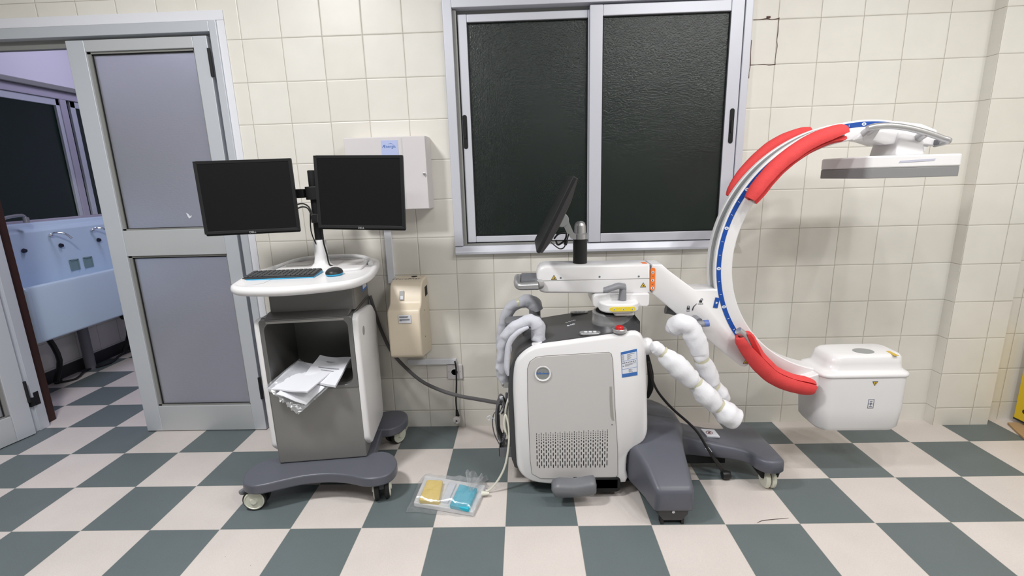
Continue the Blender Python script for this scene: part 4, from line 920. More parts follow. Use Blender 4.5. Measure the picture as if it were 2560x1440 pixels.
# end grab handle
b = MB(); b.tube([(1.425, -0.535, 0.945), (1.36, -0.535, 0.943), (1.342, -0.53, 0.944), (1.336, -0.50, 0.95), (1.336, -0.44, 0.955), (1.336, -0.38, 0.95), (1.342, -0.35, 0.944), (1.36, -0.345, 0.943), (1.425, -0.345, 0.945)], [0.019, 0.017, 0.016, 0.017, 0.017, 0.017, 0.016, 0.017, 0.019], 16, 4)
b.build('end_grab_handle', 'silver', ca, ang=60)
MB().b2(1.352, 1.425, -0.52, -0.36, 0.948, 0.968).build('handle_mount', 'grey', ca, bevel=0.003)
b = MB(); b.tube([(1.415, -0.525, 0.945), (1.435, -0.505, 0.945)], 0.022, 16, 1); b.build('handle_knuckle', 'silver', ca)
# monitor post, arm and monitor on the beam
b = MB(); b.lathe([(0.031, 1.012), (0.031, 1.130)], (1.613, YC, 0), 'Z', 32); b.build('monitor_post', 'black', ca)
b = MB(); b.lathe([(0.033, 1.130), (0.033, 1.150), (0.026, 1.156), (0.025, 1.185), (0.021, 1.198), (0.012, 1.205), (0.0005, 1.207)], (1.613, YC, 0), 'Z', 32)
b.prism([(1.640, 1.130), (1.640, 1.150), (1.592, 1.152), (1.583, 1.158), (1.556, 1.222), (1.530, 1.214), (1.560, 1.150), (1.572, 1.134), (1.585, 1.130)], YC-0.026, YC+0.026, 'XZ')
ma = b.build('monitor_arm', 'silver', ca, ang=45)
b = MB(); b.lathe([(0.0005, -0.045), (0.026, -0.045), (0.030, -0.035), (0.030, 0.035), (0.026, 0.045), (0.0005, 0.045)], (1.532, YC, 1.215), 'Y', 28); b.build('tilt_joint', 'trackgrey', ma, ang=45)
# monitor seen edge-on: side profile extruded in Y
mp_ = [(1.408, -0.440, 1.085), (1.413, -0.440, 1.079), (1.455, -0.440, 1.075), (1.475, -0.440, 1.101), (1.523, -0.440, 1.196), (1.552, -0.440, 1.247), (1.590, -0.440, 1.327), (1.600, -0.440, 1.381), (1.605, -0.440, 1.397), (1.595, -0.440, 1.401), (1.568, -0.440, 1.401)]
MH = 0.185
bw = MB(); top_ = Vector((1.564, 0, 1.397)); bot_ = Vector((1.416, 0, 1.106))
ax = (top_-bot_).normalized(); nr_ = Vector((ax.z, 0, -ax.x))
fr_pts = [bot_, top_, top_+nr_*0.015, bot_+nr_*0.015]
mo2 = lab(MB().prism([(p.x, p.z) for p in fr_pts], YC-MH-0.02, YC+MH-0.02, 'XZ').build('monitor', 'black', ca, bevel=0.003), 'edge-on black touch monitor')
L_ = (top_-bot_).length
bk = [bot_+nr_*0.015+ax*0.004, bot_+nr_*0.026+ax*0.006, bot_+nr_*0.036+ax*0.06, bot_+nr_*0.040+ax*0.13, bot_+nr_*0.038+ax*(L_-0.09), bot_+nr_*0.026+ax*(L_-0.02), top_+nr_*0.022, top_+nr_*0.015]
rg = [[(p.x-(nr_.x*d), y_, p.z-(nr_.z*d)) for p in bk] for y_, d in ((YC-MH-0.018, 0.004), (YC-MH-0.008, 0.0), (YC+MH-0.03, 0.0), (YC+MH-0.022, 0.004))]
MB().loft(rg).build('rear_shell', mat('dark_brown_plastic', (0.035, 0.032, 0.034), 0.45), mo2, bevel=0.003)
b = MB(); b.tube([(1.496, -0.500, 1.139), (1.515, -0.500, 1.159), (1.547, -0.500, 1.162), (1.542, -0.500, 1.133), (1.513, -0.500, 1.113), (1.504, -0.500, 1.134)], 0.004, 6, 4); b.tube([(1.483, -0.520, 1.127), (1.503, -0.520, 1.109), (1.520, -0.520, 1.099), (1.537, -0.520, 1.105), (1.549, -0.520, 1.135), (1.557, -0.520, 1.161)], 0.003, 6, 4)
b.tube([(1.542, -0.520, 1.115), (1.547, -0.520, 1.132)], 0.007, 8, 1); b.build('monitor_cables', 'black', ca)

# orange rotation scale and swing arm
osc = MB(); o_ = xz([(1.900, -0.503, 1.018), (1.906, -0.503, 1.020), (1.922, -0.503, 1.000), (1.929, -0.503, 0.968), (1.930, -0.503, 0.924), (1.926, -0.503, 0.909), (1.917, -0.503, 0.907), (1.912, -0.503, 0.919), (1.909, -0.503, 0.986)])
sa_ = xz([(1.911, -0.500, 0.993), (1.914, -0.500, 1.019), (1.951, -0.500, 1.018), (1.980, -0.500, 0.991), (2.098, -0.500, 0.904), (2.192, -0.500, 0.902)])
arc = [(2.762+0.574*math.cos(math.radians(a)), 1.010+0.574*math.sin(math.radians(a))) for a in range(191, 228, 3)]
lo = xz([(2.365, -0.500, 0.566), (2.358, -0.500, 0.553), (2.342, -0.500, 0.544), (2.321, -0.500, 0.550), (2.240, -0.500, 0.616), (2.117, -0.500, 0.721), (2.029, -0.500, 0.796), (1.922, -0.500, 0.890)])
arm_pts = [(1.912, 0.992), (1.915, 1.018), (1.955, 1.018), (1.984, 0.992), (2.100, 0.903), (2.186, 0.903)]+arc+lo
rg = []
for y_, d in ((-0.502, 0.005), (-0.498, 0.0), (-0.386, 0.0), (-0.382, 0.005)): rg.append([(x, y_, z) for x, z in inset_poly(arm_pts, d)])
b = MB(); b.loft(rg); swing = b.build('swing_arm', 'white', ca, ang=40)
b = MB(); b.b2(1.905, 1.915, -0.495, -0.388, 0.90, 1.012); b.build('arm_joint', 'grey', ca)
ox = [(1.918, -0.503, 0.969)][0][0]
b = MB(); b.prism(rrect(ox-0.010, ox+0.010, 0.905, 1.005, 0.009, 4), -0.5045, -0.500, 'XZ'); oo = b.build('rotation_scale', 'orange', swing)
b = MB()
for z_ in (0.985, 0.950, 0.916): b.lathe([(0.0005, 0), (0.0062, 0), (0.0062, -0.0006), (0.0005, -0.0006)], (ox, -0.5045, z_), 'Y', 14)
b.build('scale_mark', 'sticker', oo)
b = MB()
for z_ in (0.985, 0.950, 0.916): b.box((ox, -0.5054, z_), (0.003, 0.0006, 0.007))
for z_ in (0.968, 0.933): b.box((ox, -0.5048, z_), (0.006, 0.0006, 0.0012))
b.build('scale_tick', 'print', oo)
MB().b2(1.878, 1.900, -0.48, -0.44, 1.0165, 1.0195).build('top_scale', 'orange', beam)
# lock / unlock marks
b = MB()
L1, L2 = [(2.077, -0.503, 0.821), (2.129, -0.503, 0.852)]
for q_, op in ((L1, 0), (L2, 0.004)):
    b.b2(q_[0]-0.006, q_[0]+0.006, -0.5032, -0.502, q_[2]-0.006, q_[2]+0.004)
    b.tube([(q_[0]-0.004+op, -0.5026, q_[2]+0.003), (q_[0]-0.004+op, -0.5026, q_[2]+0.010), (q_[0]+0.004+op, -0.5026, q_[2]+0.010), (q_[0]+0.004+op, -0.5026, q_[2]+0.004)], 0.0011, 5, 3)
a0, a1, a2 = [(2.095, -0.503, 0.812), (2.100, -0.503, 0.828), (2.113, -0.503, 0.842)]
b.tube([(a0[0], -0.5026, a0[2]), (a1[0], -0.5026, a1[2]), (a2[0], -0.5026, a2[2])], [0.0028, 0.0022, 0.0008], 5, 4)
b.build('lock_symbols', 'print', swing)
text('lettering', 'lock', (L1[0], -0.5026, L1[2]-0.0115), FR, 0.0085, 'print', swing)
text('lettering', 'unlock', (L2[0], -0.5026, L2[2]-0.0115), FR, 0.0085, 'print', swing)
warn([(2.343, -0.503, 0.568)][0], -0.502, 0.011, swing)
# index mark at the ring
ix = [(2.197, -0.503, 0.844)][0]
b = MB(); b.box((ix[0], -0.5035, ix[2]), (0.020, 0.002, 0.046), (0, 0.17, 0)); im = b.build('index_mark', 'bluesc', swing, bevel=0.0008)
MB().prism([(ix[0]-0.004, ix[2]+0.006), (ix[0]-0.004, ix[2]-0.006), (ix[0]+0.006, ix[2])], -0.5052, -0.5042, 'XZ').build('index_arrow', 'sticker', im)
# grey lever on the near face, dark lever on the far side
lv = [(2.123, -0.520, 0.771), (2.099, -0.520, 0.758), (2.154, -0.520, 0.761)]
b = MB(); b.tube([(2.105, -0.50, 0.772), (2.115, -0.53, 0.765)], 0.020, 16, 1); b.build('lever_hub', 'lever', swing)
b = MB(); b.tube([(2.070, -0.537, 0.756), (2.10, -0.540, 0.760), (2.148, -0.540, 0.764)], [0.014, 0.015, 0.014], 14, 3, flat=0.7); b.build('lock_lever', 'lever', swing, ang=60)
b = MB(); b.tube([(2.155, -0.540, 0.764), (2.135, -0.540, 0.763)], [0.0155, 0.0155], 14, 1, flat=0.72); b.build('lever_tip', mat('blue_tip', (0.10, 0.16, 0.42), 0.4), swing)
b = MB(); b.tube([(2.021, -0.360, 0.778), (2.051, -0.360, 0.771), (2.089, -0.360, 0.753)], [0.020, 0.018, 0.012], 14, 3); b.build('far_lever', 'grey', swing, ang=60)

# the C ring
RX, RZ, RO, RI = 2.756, 1.012, 0.572, 0.497
YN, YF = -0.492, -0.395
def ringpts(r, a0, a1, n=90): return [(RX+r*math.cos(math.radians(a0+(a1-a0)*i/n)), RZ+r*math.sin(math.radians(a0+(a1-a0)*i/n))) for i in range(n+1)]
def ring_sweep(sec, a0, a1, n=110):
    mb = MB(); rg = []
    for i in range(n+1):
        a = math.radians(a0+(a1-a0)*i/n); rg.append([(RX+r*math.cos(a), y, RZ+r*math.sin(a)) for r, y in sec])
    return mb.loft(rg)
A0, A1 = 62, 258
ri_ = RI
sec = [(ri_, YN+0.004), (ri_+0.004, YN), (RO-0.004, YN), (RO, YN+0.003), (RO, YN+0.020), (RO-0.016, YN+0.024), (RO-0.016, YF-0.024), (RO, YF-0.020), (RO, YF-0.003), (RO-0.004, YF), (ri_+0.004, YF), (ri_, YF-0.004)]
ring = ring_sweep(sec, A0, A1).build('c_ring', 'white', ca, ang=40)
ring_sweep([(RO-0.017, YN+0.0245), (RO-0.004, YN+0.0245), (RO-0.004, YF-0.0245), (RO-0.017, YF-0.0245)], 98, 238).build('ring_track', 'trackgrey', ring, ang=40)
ring_sweep([(RO-0.0045, -0.4465), (RO-0.0035, -0.4465), (RO-0.0035, -0.4435), (RO-0.0045, -0.4435)], 100, 236).build('track_groove', 'grey', ring)
ring_sweep([(RO-0.026, YN-0.001), (RO-0.007, YN-0.001), (RO-0.007, YN+0.001), (RO-0.026, YN+0.001)], 79, 216).build('angle_scale', 'bluesc', ring)
b = MB(); b2_ = MB()
k = 0
for a in range(80, 216, 6):
    A = math.radians(a)
    if (a-92) % 18 == 0:
        c0 = (RX+(RO-0.0165)*math.cos(A), RZ+(RO-0.0165)*math.sin(A))
        b.prism(circle(c0[0], c0[1], 0.0088, 18, 0.0068), YN-0.0022, YN-0.0008, 'XZ'); b2_.box((c0[0], YN-0.0024, c0[1]), (0.006, 0.0006, 0.0035))
    else:
        c0 = (RX+(RO-0.0165)*math.cos(A), RZ+(RO-0.0165)*math.sin(A)); b.box((c0[0], YN-0.0016, c0[1]), (0.009, 0.001, 0.0015), (0, -A, 0))
b.build('scale_mark', 'sticker', ring); b2_.build('scale_digit', 'blueprint', ring)
# detector mount at the upper end
u_ = lambda P: xz(P)
b = MB(); mt = u_([(2.695, -0.490, 1.504), (2.749, -0.490, 1.549), (2.863, -0.490, 1.574), (2.959, -0.490, 1.561), (3.022, -0.490, 1.536), (3.039, -0.490, 1.494), (3.032, -0.490, 1.473), (2.910, -0.490, 1.490), (2.830, -0.490, 1.485), (2.779, -0.490, 1.502), (2.746, -0.490, 1.509)])
b.prism(mt, -0.500, -0.385, 'XZ'); b.build('detector_mount', 'white', ca, bevel=0.006, seg=3)
b = MB(); b.loft([[(2.868, -0.510, 1.535), (2.962, -0.510, 1.535), (2.962, -0.375, 1.535), (2.868, -0.375, 1.535)], [(2.858, -0.525, 1.438), (2.972, -0.525, 1.438), (2.972, -0.36, 1.438), (2.858, -0.36, 1.438)]]); b.build('mount_neck', 'white', ca, bevel=0.010, seg=3)
# detector
DY0, DY1 = -0.60, -0.285
b = MB(); b.prism(rrect(2.700, 3.062, DY0, DY1, 0.022, 6), 1.392, 1.440, 'XY'); det = b.build('detector', 'white', ca, bevel=0.008, seg=4)
b = MB(); b.prism(rrect(2.700, 3.060, DY0+0.001, DY1-0.001, 0.022, 6), 1.355, 1.3925, 'XY'); lab(b.build('detector_skirt', mat('skirt_grey', (0.235, 0.235, 0.24), 0.45), det, bevel=0.002), 'grey lower band')
dl = [(2.816, -0.602, 1.413), (2.953, -0.602, 1.418)]
b = MB(); b.prism([(dl[0][0], 1.411), (dl[1][0]-0.005, 1.416), (dl[1][0], 1.424), (dl[0][0]+0.004, 1.419)][::1], -0.6012, -0.599, 'XZ'); b.build('light_strip', mat('strip_lilac', (0.50, 0.50, 0.60), 0.35), det)
# grab handle along the detector
hp = [(2.711, -0.560, 1.546), (2.740, -0.560, 1.551), (2.792, -0.560, 1.553), (2.862, -0.560, 1.543), (2.940, -0.560, 1.522), (3.004, -0.560, 1.499), (3.027, -0.560, 1.489)]
b = MB(); b.tube([(p[0], -0.555, p[2]) for p in hp]+[(hp[-1][0]+0.002, -0.49, hp[-1][2]-0.01)], [0.011, 0.013, 0.0125, 0.012, 0.012, 0.0115, 0.011, 0.010], 16, 4)
for p in (hp[1], hp[4]): b.tube([(p[0], -0.555, p[2]), (p[0]+0.005, -0.495, p[2]-0.02)], [0.014, 0.018], 12, 1)
b.build('detector_handle', 'silver', ca, ang=60)
b = MB(); b.b2(3.015, 3.055, -0.52, -0.40, 1.478, 1.498); b.build('handle_foot', 'grey', ca, bevel=0.003)
b = MB(); b.loft([[(2.735, -0.545, 1.556), (2.775, -0.545, 1.556), (2.775, -0.50, 1.500), (2.735, -0.50, 1.500)], [(2.735, -0.555, 1.566), (2.775, -0.555, 1.566), (2.790, -0.498, 1.540), (2.735, -0.498, 1.545)]]); b.build('handle_bracket', 'white2', ca, bevel=0.004, seg=2)
# x-ray tube housing at the lower end
TX0, TX1, TY0, TY1 = 2.655, 3.035, -0.56, -0.36
b = MB(); rg = []
for z_, d, sx in ((0.245, 0.030, 0.02), (0.252, 0.012, 0.008), (0.27, 0.004, 0.003), (0.36, 0.0, 0.0), (0.505, 0.0, 0.0)):
    rg.append([(x, y, z_) for x, y in rrect(TX0+d+sx, TX1-d-sx, TY0+d, TY1-d, [0.04, 0.04, 0.05, 0.045], 8)])
b.loft(rg); th_ = b.build('tube_housing', 'white', ca, ang=40)
b = MB(); rg = []
for z_, d in ((0.505, 0.0015), (0.510, -0.004), (0.519, -0.004), (0.525, 0.002), (0.530, 0.014), (0.540, 0.023), (0.565, 0.026), (0.588, 0.029), (0.598, 0.038), (0.601, 0.052)):
    rg.append([(x, y, z_) for x, y in rrect(TX0+d+max(0, d-0.01)*1.0, TX1-d*0.72, TY0+d*0.8, TY1-d*0.5, [0.035, 0.035, 0.045, 0.04], 8)])
b.loft(rg); tl = b.build('housing_cover', 'white', ca, ang=70)
tw = [(2.867, -0.480, 0.602)][0]
b = MB(); b.prism(circle(tw[0], tw[1], 0.043, 36, 0.034), 0.6005, 0.6022, 'XY'); b.build('beam_window', 'trackgrey', tl)
MB().prism([(p[0], p[1]) for p in [(2.962, -0.484, 0.602), (2.956, -0.543, 0.602), (2.976, -0.544, 0.602), (2.977, -0.485, 0.602)]], 0.6008, 0.6020, 'XY').build('yellow_sticker', 'warn', tl)
warn([(2.879, -0.562, 0.482)][0], -0.5605, 0.012, th_, True)
dg = [(2.874, -0.562, 0.386)][0]
b = MB(); 
for r_ in ((-0.0125, -0.011, -0.021, 0.021), (0.011, 0.0125, -0.021, 0.021), (-0.0125, 0.0125, 0.0195, 0.021), (-0.0125, 0.0125, -0.021, -0.0195), (-0.0125, 0.0125, -0.0007, 0.0007), (-0.003, 0.003, -0.003, 0.003), (-0.005, 0.005, 0.010, 0.0125), (-0.006, 0.006, -0.0145, -0.012), (-0.0006, 0.0006, -0.010, 0.009)): b.b2(dg[0]+r_[0], dg[0]+r_[1], -0.5612, -0.5598, dg[2]+r_[2], dg[2]+r_[3])
b.build('focus_symbol', mat('symbol_grey', (0.16, 0.17, 0.24), 0.5), th_)
# lower ring end block
b = MB(); lw = u_([(2.563, -0.490, 0.559), (2.618, -0.490, 0.539), (2.699, -0.490, 0.490), (2.708, -0.490, 0.404), (2.658, -0.490, 0.409), (2.583, -0.490, 0.443)])
b.prism([(2.55, 0.478), (2.60, 0.50), (2.662, 0.52), (2.662, 0.455), (2.60, 0.44), (2.55, 0.43)], -0.53, -0.385, 'XZ'); b.build('housing_neck', 'white', ca, bevel=0.006, seg=3)
# lower near-side handle (grey tube under the foam)
hl = [(2.280, -0.545, 0.730), (2.311, -0.545, 0.701), (2.356, -0.545, 0.630), (2.431, -0.545, 0.546), (2.541, -0.545, 0.482), (2.621, -0.545, 0.458)]
b = MB(); b.tube([(p[0], -0.545, p[2]) for p in hl], 0.017, 14, 4); b.build('lower_ring_handle', 'silver', ca, ang=60)
hu = [(2.631, -0.540, 1.528), (2.559, -0.540, 1.505), (2.471, -0.540, 1.460), (2.398, -0.540, 1.398), (2.341, -0.540, 1.332), (2.301, -0.540, 1.274)]
b = MB(); b.tube([(p[0], -0.535, p[2]) for p in hu], 0.014, 14, 4); b.build('upper_ring_handle', 'silver', ca, ang=60)

# base of the machine
leg = [(1.84, -0.16), (1.95, -0.165), (2.045, -0.20), (2.09, -0.285), (2.18, -0.325), (2.30, -0.352), (2.37, -0.335), (2.425, -0.300), (2.462, -0.305), (2.482, -0.345), (2.488, -0.45), (2.490, -0.600), (2.480, -0.640), (2.445, -0.655), (2.405, -0.650), (2.372, -0.615), (2.345, -0.560), (2.20, -0.500), (2.11, -0.470), (2.06, -0.50), (2.03, -0.56), (1.84, -0.60)]
def z_top(x, y): 
    t = max(0.0, min(1.0, (x-1.85)/0.45)); return 0.262*(1-t)**2+0.165*(1-(1-t)**2)
lp = smooth_poly(leg, 4); rg = []
def rim(d, zf): return [(x, y, zf(x, y)) for x, y in inset_poly(lp, d)]
zb_ = lambda x, y: 0.105 if x > 2.33 else 0.085+0.02*max(0, min(1, (x-2.1)/0.2))
rg = [rim(0.006, zb_), rim(0.0, lambda x, y: zb_(x, y)+0.006), rim(0.0, lambda x, y: z_top(x, y)-0.022), rim(0.003, lambda x, y: z_top(x, y)-0.010), rim(0.010, lambda x, y: z_top(x, y)-0.002), rim(0.022, z_top)]
b = MB(); b.loft(rg); b.build('forward_leg', 'base', ca, ang=60)
def rrect3(x0, x1, z0, z1, r, y, n=5): return [(px_, y, pz_) for px_, pz_ in rrect(x0, x1, z0, z1, r, n)]
b = MB(); rg = []
for y_, x0_, x1_, z0_, z1_, r_ in ((-0.852, 1.890, 2.005, 0.085, 0.155, [0.012]*4), (-0.845, 1.874, 2.020, 0.074, 0.170, [0.020, 0.020, 0.006, 0.006]), (-0.83, 1.868, 2.026, 0.070, 0.178, [0.022, 0.024, 0.006, 0.006]), (-0.76, 1.852, 2.032, 0.070, 0.215, [0.026, 0.03, 0.006, 0.006]), (-0.70, 1.834, 2.036, 0.070, 0.238, [0.03, 0.034, 0.006, 0.006]), (-0.655, 1.812, 2.042, 0.075, 0.252, [0.035, 0.04, 0.006, 0.006]), (-0.60, 1.798, 2.052, 0.085, 0.268, [0.04, 0.04, 0.006, 0.006]), (-0.50, 1.790, 2.085, 0.085, 0.285, [0.05, 0.04, 0.006, 0.006]), (-0.38, 1.790, 2.085, 0.085, 0.285, [0.05, 0.04, 0.006, 0.006]), (-0.28, 1.798, 2.060, 0.085, 0.268, [0.04, 0.04, 0.006, 0.006]), (-0.18, 1.834, 2.036, 0.070, 0.238, [0.03, 0.034, 0.006, 0.006]), (-0.07, 1.868, 2.026, 0.070, 0.178, [0.022, 0.024, 0.006, 0.006]), (-0.05, 1.885, 2.01, 0.08, 0.16, [0.012]*4)):
    rg.append(rrect3(x0_, x1_, z0_, z1_, r_, y_))
b.loft(rg); b.build('cross_leg', 'base', ca, ang=60)
b = MB(); b.b2(1.345, 1.86, -0.60, -0.28, 0.088, 0.16); b.build('under_tray', 'blackmat', ca)
b = MB(); b.b2(1.64, 1.76, -0.66, -0.54, 0.045, 0.095); b.prism(rrect(1.63, 1.77, 0.03, 0.10, 0.02), -0.66, -0.64, 'XZ'); b.build('pedal_bracket', 'blackmat', ca, bevel=0.004)
b = MB(); b.b2(2.02, 2.30, -0.47, -0.38, 0.045, 0.095); b.build('under_plate', 'blackmat', ca)
pd = [(1.462, 0.088), (1.470, 0.108), (1.50, 0.114), (1.56, 0.110), (1.625, 0.122), (1.645, 0.123), (1.655, 0.110), (1.655, 0.078), (1.64, 0.067), (1.58, 0.058), (1.50, 0.054), (1.475, 0.062)]
b = MB(); rg = []
for y_, d, dz_ in ((-0.735, 0.010, -0.006), (-0.730, 0.003, -0.004), (-0.72, 0.0, 0.0), (-0.69, 0.002, 0.014), (-0.685, 0.01, 0.018)): rg.append([(x, y_, z+dz_) for x, z in inset_poly(pd, d)])
b.loft(rg); b.build('foot_pedal', 'grey', ca, ang=60)
MB().tube([(1.56, -0.69, 0.095), (1.58, -0.64, 0.085), (1.62, -0.60, 0.095)], 0.016, 10, 2).build('pedal_arm', 'blackmat', ca)
# casters under the machine
b = MB(); b.prism([(1.885, 0.072), (2.010, 0.072), (2.008, 0.05), (1.985, 0.022), (1.91, 0.022), (1.888, 0.05)], -0.835, -0.79, 'XZ'); cs_ = b.build('caster', mat('caster_guard', (0.05, 0.05, 0.052), 0.5), ca, bevel=0.003)
for yy in (-0.80, -0.76): MB().lathe([(0.02, -0.012), (0.040, -0.012), (0.044, -0.006), (0.044, 0.006), (0.040, 0.012), (0.02, 0.012)], (1.948, yy, 0.044), 'Y', 28).build('wheel', 'rubber', cs_)
q = MB(); q.lathe([(0.002, 0), (0.006, 0), (0.006, -0.0015), (0.002, -0.0015)], (1.948, -0.8355, 0.062), 'Y', 16); q.build('bolt', 'sticker', cs_)
q = MB(); q.b2(1.900, 1.912, -0.83, -0.80, 0.0, 0.03); q.b2(1.984, 1.994, -0.83, -0.80, 0.0, 0.03); q.build('cable_pusher', 'rubber', cs_)
b = MB(); b.prism([(2.395, 0.115), (2.475, 0.115), (2.470, 0.06), (2.45, 0.04), (2.41, 0.05), (2.390, 0.08)], -0.60, -0.52, 'XZ'); cs2 = b.build('caster', 'blackmat', ca, bevel=0.003)
for xx in (2.432, 2.458): 
    w_ = MB(); w_.lathe([(0.012, -0.010), (0.040, -0.010), (0.046, -0.005), (0.046, 0.005), (0.040, 0.010), (0.012, 0.010)], (xx, -0.585, 0.046), 'X', 30); w_.build('wheel', 'hub', cs2)
q = MB(); q.prism([(-0.63, 0.115), (-0.545, 0.115), (-0.56, 0.06), (-0.585, 0.045), (-0.61, 0.06)], 2.470, 2.478, 'YZ'); q.build('caster_cheek', 'black', cs2)
for xx, yy in ((1.95, -0.12), (1.40, -0.44)):
    k_ = MB(); k_.lathe([(0.03, 0.05), (0.03, 0.10)], (xx, yy, 0), 'Z', 16); kk = k_.build('caster', 'blackmat', ca)
    MB().lathe([(0.02, -0.016), (0.044, -0.016), (0.048, -0.008), (0.048, 0.008), (0.044, 0.016), (0.02, 0.016)], (xx, yy, 0.048), 'Y', 28).build('wheel', 'rubber', kk)
# no-step sticker on the leg
sk_ = [(2.210, -0.382, 0.176), (2.271, -0.391, 0.176), (2.273, -0.458, 0.176), (2.217, -0.450, 0.176)]
b = MB(); b.prism(xy(sk_), 0.170, 0.1765, 'XY'); so_ = b.build('floor_sticker', 'sticker', ca)
cx_ = sum(p[0] for p in sk_)/4-0.006; cy_ = sum(p[1] for p in sk_)/4
b = MB(); b.tube([(cx_+0.0145*math.cos(2*PI*k/20), cy_+0.0145*math.sin(2*PI*k/20), 0.1768) for k in range(21)], 0.0014, 6, 1); b.box((cx_, cy_, 0.1769), (0.028, 0.003, 0.0008), (0, 0, 0.8)); b.box((cx_, cy_, 0.1768), (0.010, 0.016, 0.0008)); b.build('no_step_symbol', mat('symbol_red', (0.18, 0.06, 0.07), 0.5), so_)
# cable tray at the rear
tr = [(1.221, -0.560, 0.153), (1.296, -0.560, 0.153), (1.295, -0.560, 0.109), (1.219, -0.560, 0.110)]
b = MB(); b.b2(1.232, 1.30, -0.57, -0.566, 0.155, 0.198); b.b2(1.232, 1.236, -0.57, -0.42, 0.155, 0.198); b.b2(1.232, 1.30, -0.57, -0.42, 0.150, 0.156); b.build('cable_tray', 'grey', ca, bevel=0.001)
b = MB(); b.b2(1.262, 1.285, -0.50, -0.47, 0.46, 0.495); b.tube([(1.262, -0.49, 0.477), (1.25, -0.49, 0.47)], 0.008, 8, 1); b.build('rear_connector', 'silver', ca, bevel=0.002)
hk = [(1.259, -0.500, 0.450), (1.260, -0.500, 0.425), (1.247, -0.500, 0.417), (1.251, -0.500, 0.385), (1.263, -0.500, 0.351)]
b = MB(); b.tube([(1.255, -0.49, 0.50), (1.257, -0.49, 0.46), (1.252, -0.49, 0.455)], 0.002, 6, 2); b.build('rear_hook', 'sticker', ca)
# thick black strap behind the cabinet front edge
b = MB(); b.tube([(1.920, -0.440, 0.600), (1.940, -0.440, 0.501), (1.943, -0.440, 0.421), (1.930, -0.440, 0.371)], [0.006, 0.014, 0.014, 0.006], 10, 4); b.build('side_cushion', 'blackmat', ca)
# front handles' white knob
b = MB(); b.tube([(1.850, -0.600, 0.682), (1.863, -0.600, 0.683), (1.887, -0.600, 0.688), (1.903, -0.600, 0.690)], [0.026, 0.036, 0.037, 0.024], 22, 3); b.build('handle_knob', 'white', ca, ang=60, bevel=0.004)
b = MB(); b.tube([(1.90, -0.62, 0.690), (1.95, -0.64, 0.655)], 0.014, 10, 1); b.build('handle_stem', 'white', ca)

# ------------------------------------------------------------------ coiled cables behind the machine
def coil(cx, cy, cz, rx, rz, n, r, seed, wob=0.006, yspan=0.05, lean=0.0):
    random.seed(seed); pts = []
    for k in range(n*14+1):
        a = 2*PI*k/14; t = k/(n*14)
        w_ = 1+random.uniform(-0.06, 0.06)
        pts.append((cx+rx*w_*math.cos(a)*(0.75+0.25*math.sin(t*9))+lean*math.sin(a)*0.05, cy-yspan/2+yspan*t+random.uniform(-wob, wob), cz+rz*w_*math.sin(a)))
    return pts
b = MB(); b.tube(coil(1.245, -0.49, 0.305, 0.026, 0.100, 15, 0.0035, 3, 0.012, 0.07), 0.0036, 6, 3)
b.tube([(1.250, -0.490, 0.366), (1.238, -0.490, 0.336), (1.212, -0.490, 0.332), (1.201, -0.490, 0.285), (1.208, -0.490, 0.223), (1.229, -0.490, 0.171), (1.246, -0.490, 0.129)], 0.0025, 6, 3)
b.tube([(1.272, -0.480, 0.427), (1.269, -0.480, 0.391), (1.261, -0.480, 0.351), (1.245, -0.480, 0.320)], [0.006, 0.006, 0.004, 0.0035], 7, 3)
gc_ = tag(b.build('cable_coil', 'cable'), 'coil of dark grey cable tied up behind the white machine cabinet', 'cable coil')
b = MB(); b.tube([(1.208, -0.500, 0.305), (1.194, -0.500, 0.321), (1.180, -0.500, 0.317), (1.180, -0.500, 0.303), (1.189, -0.500, 0.301), (1.191, -0.500, 0.311)], 0.0022, 6, 4)
b.tube([(1.247, -0.500, 0.417), (1.253, -0.500, 0.389), (1.259, -0.500, 0.377), (1.243, -0.500, 0.341), (1.212, -0.500, 0.309)], [0.009, 0.008, 0.005, 0.0022, 0.0022], 8, 2); b.tube([(1.208, -0.500, 0.305), (1.225, -0.500, 0.270), (1.233, -0.500, 0.218), (1.233, -0.500, 0.177)], 0.0022, 6, 3)
tag(b.build('curled_wire', 'sticker'), 'thin white wire with a curled end sticking out of the cable coil', 'wire')

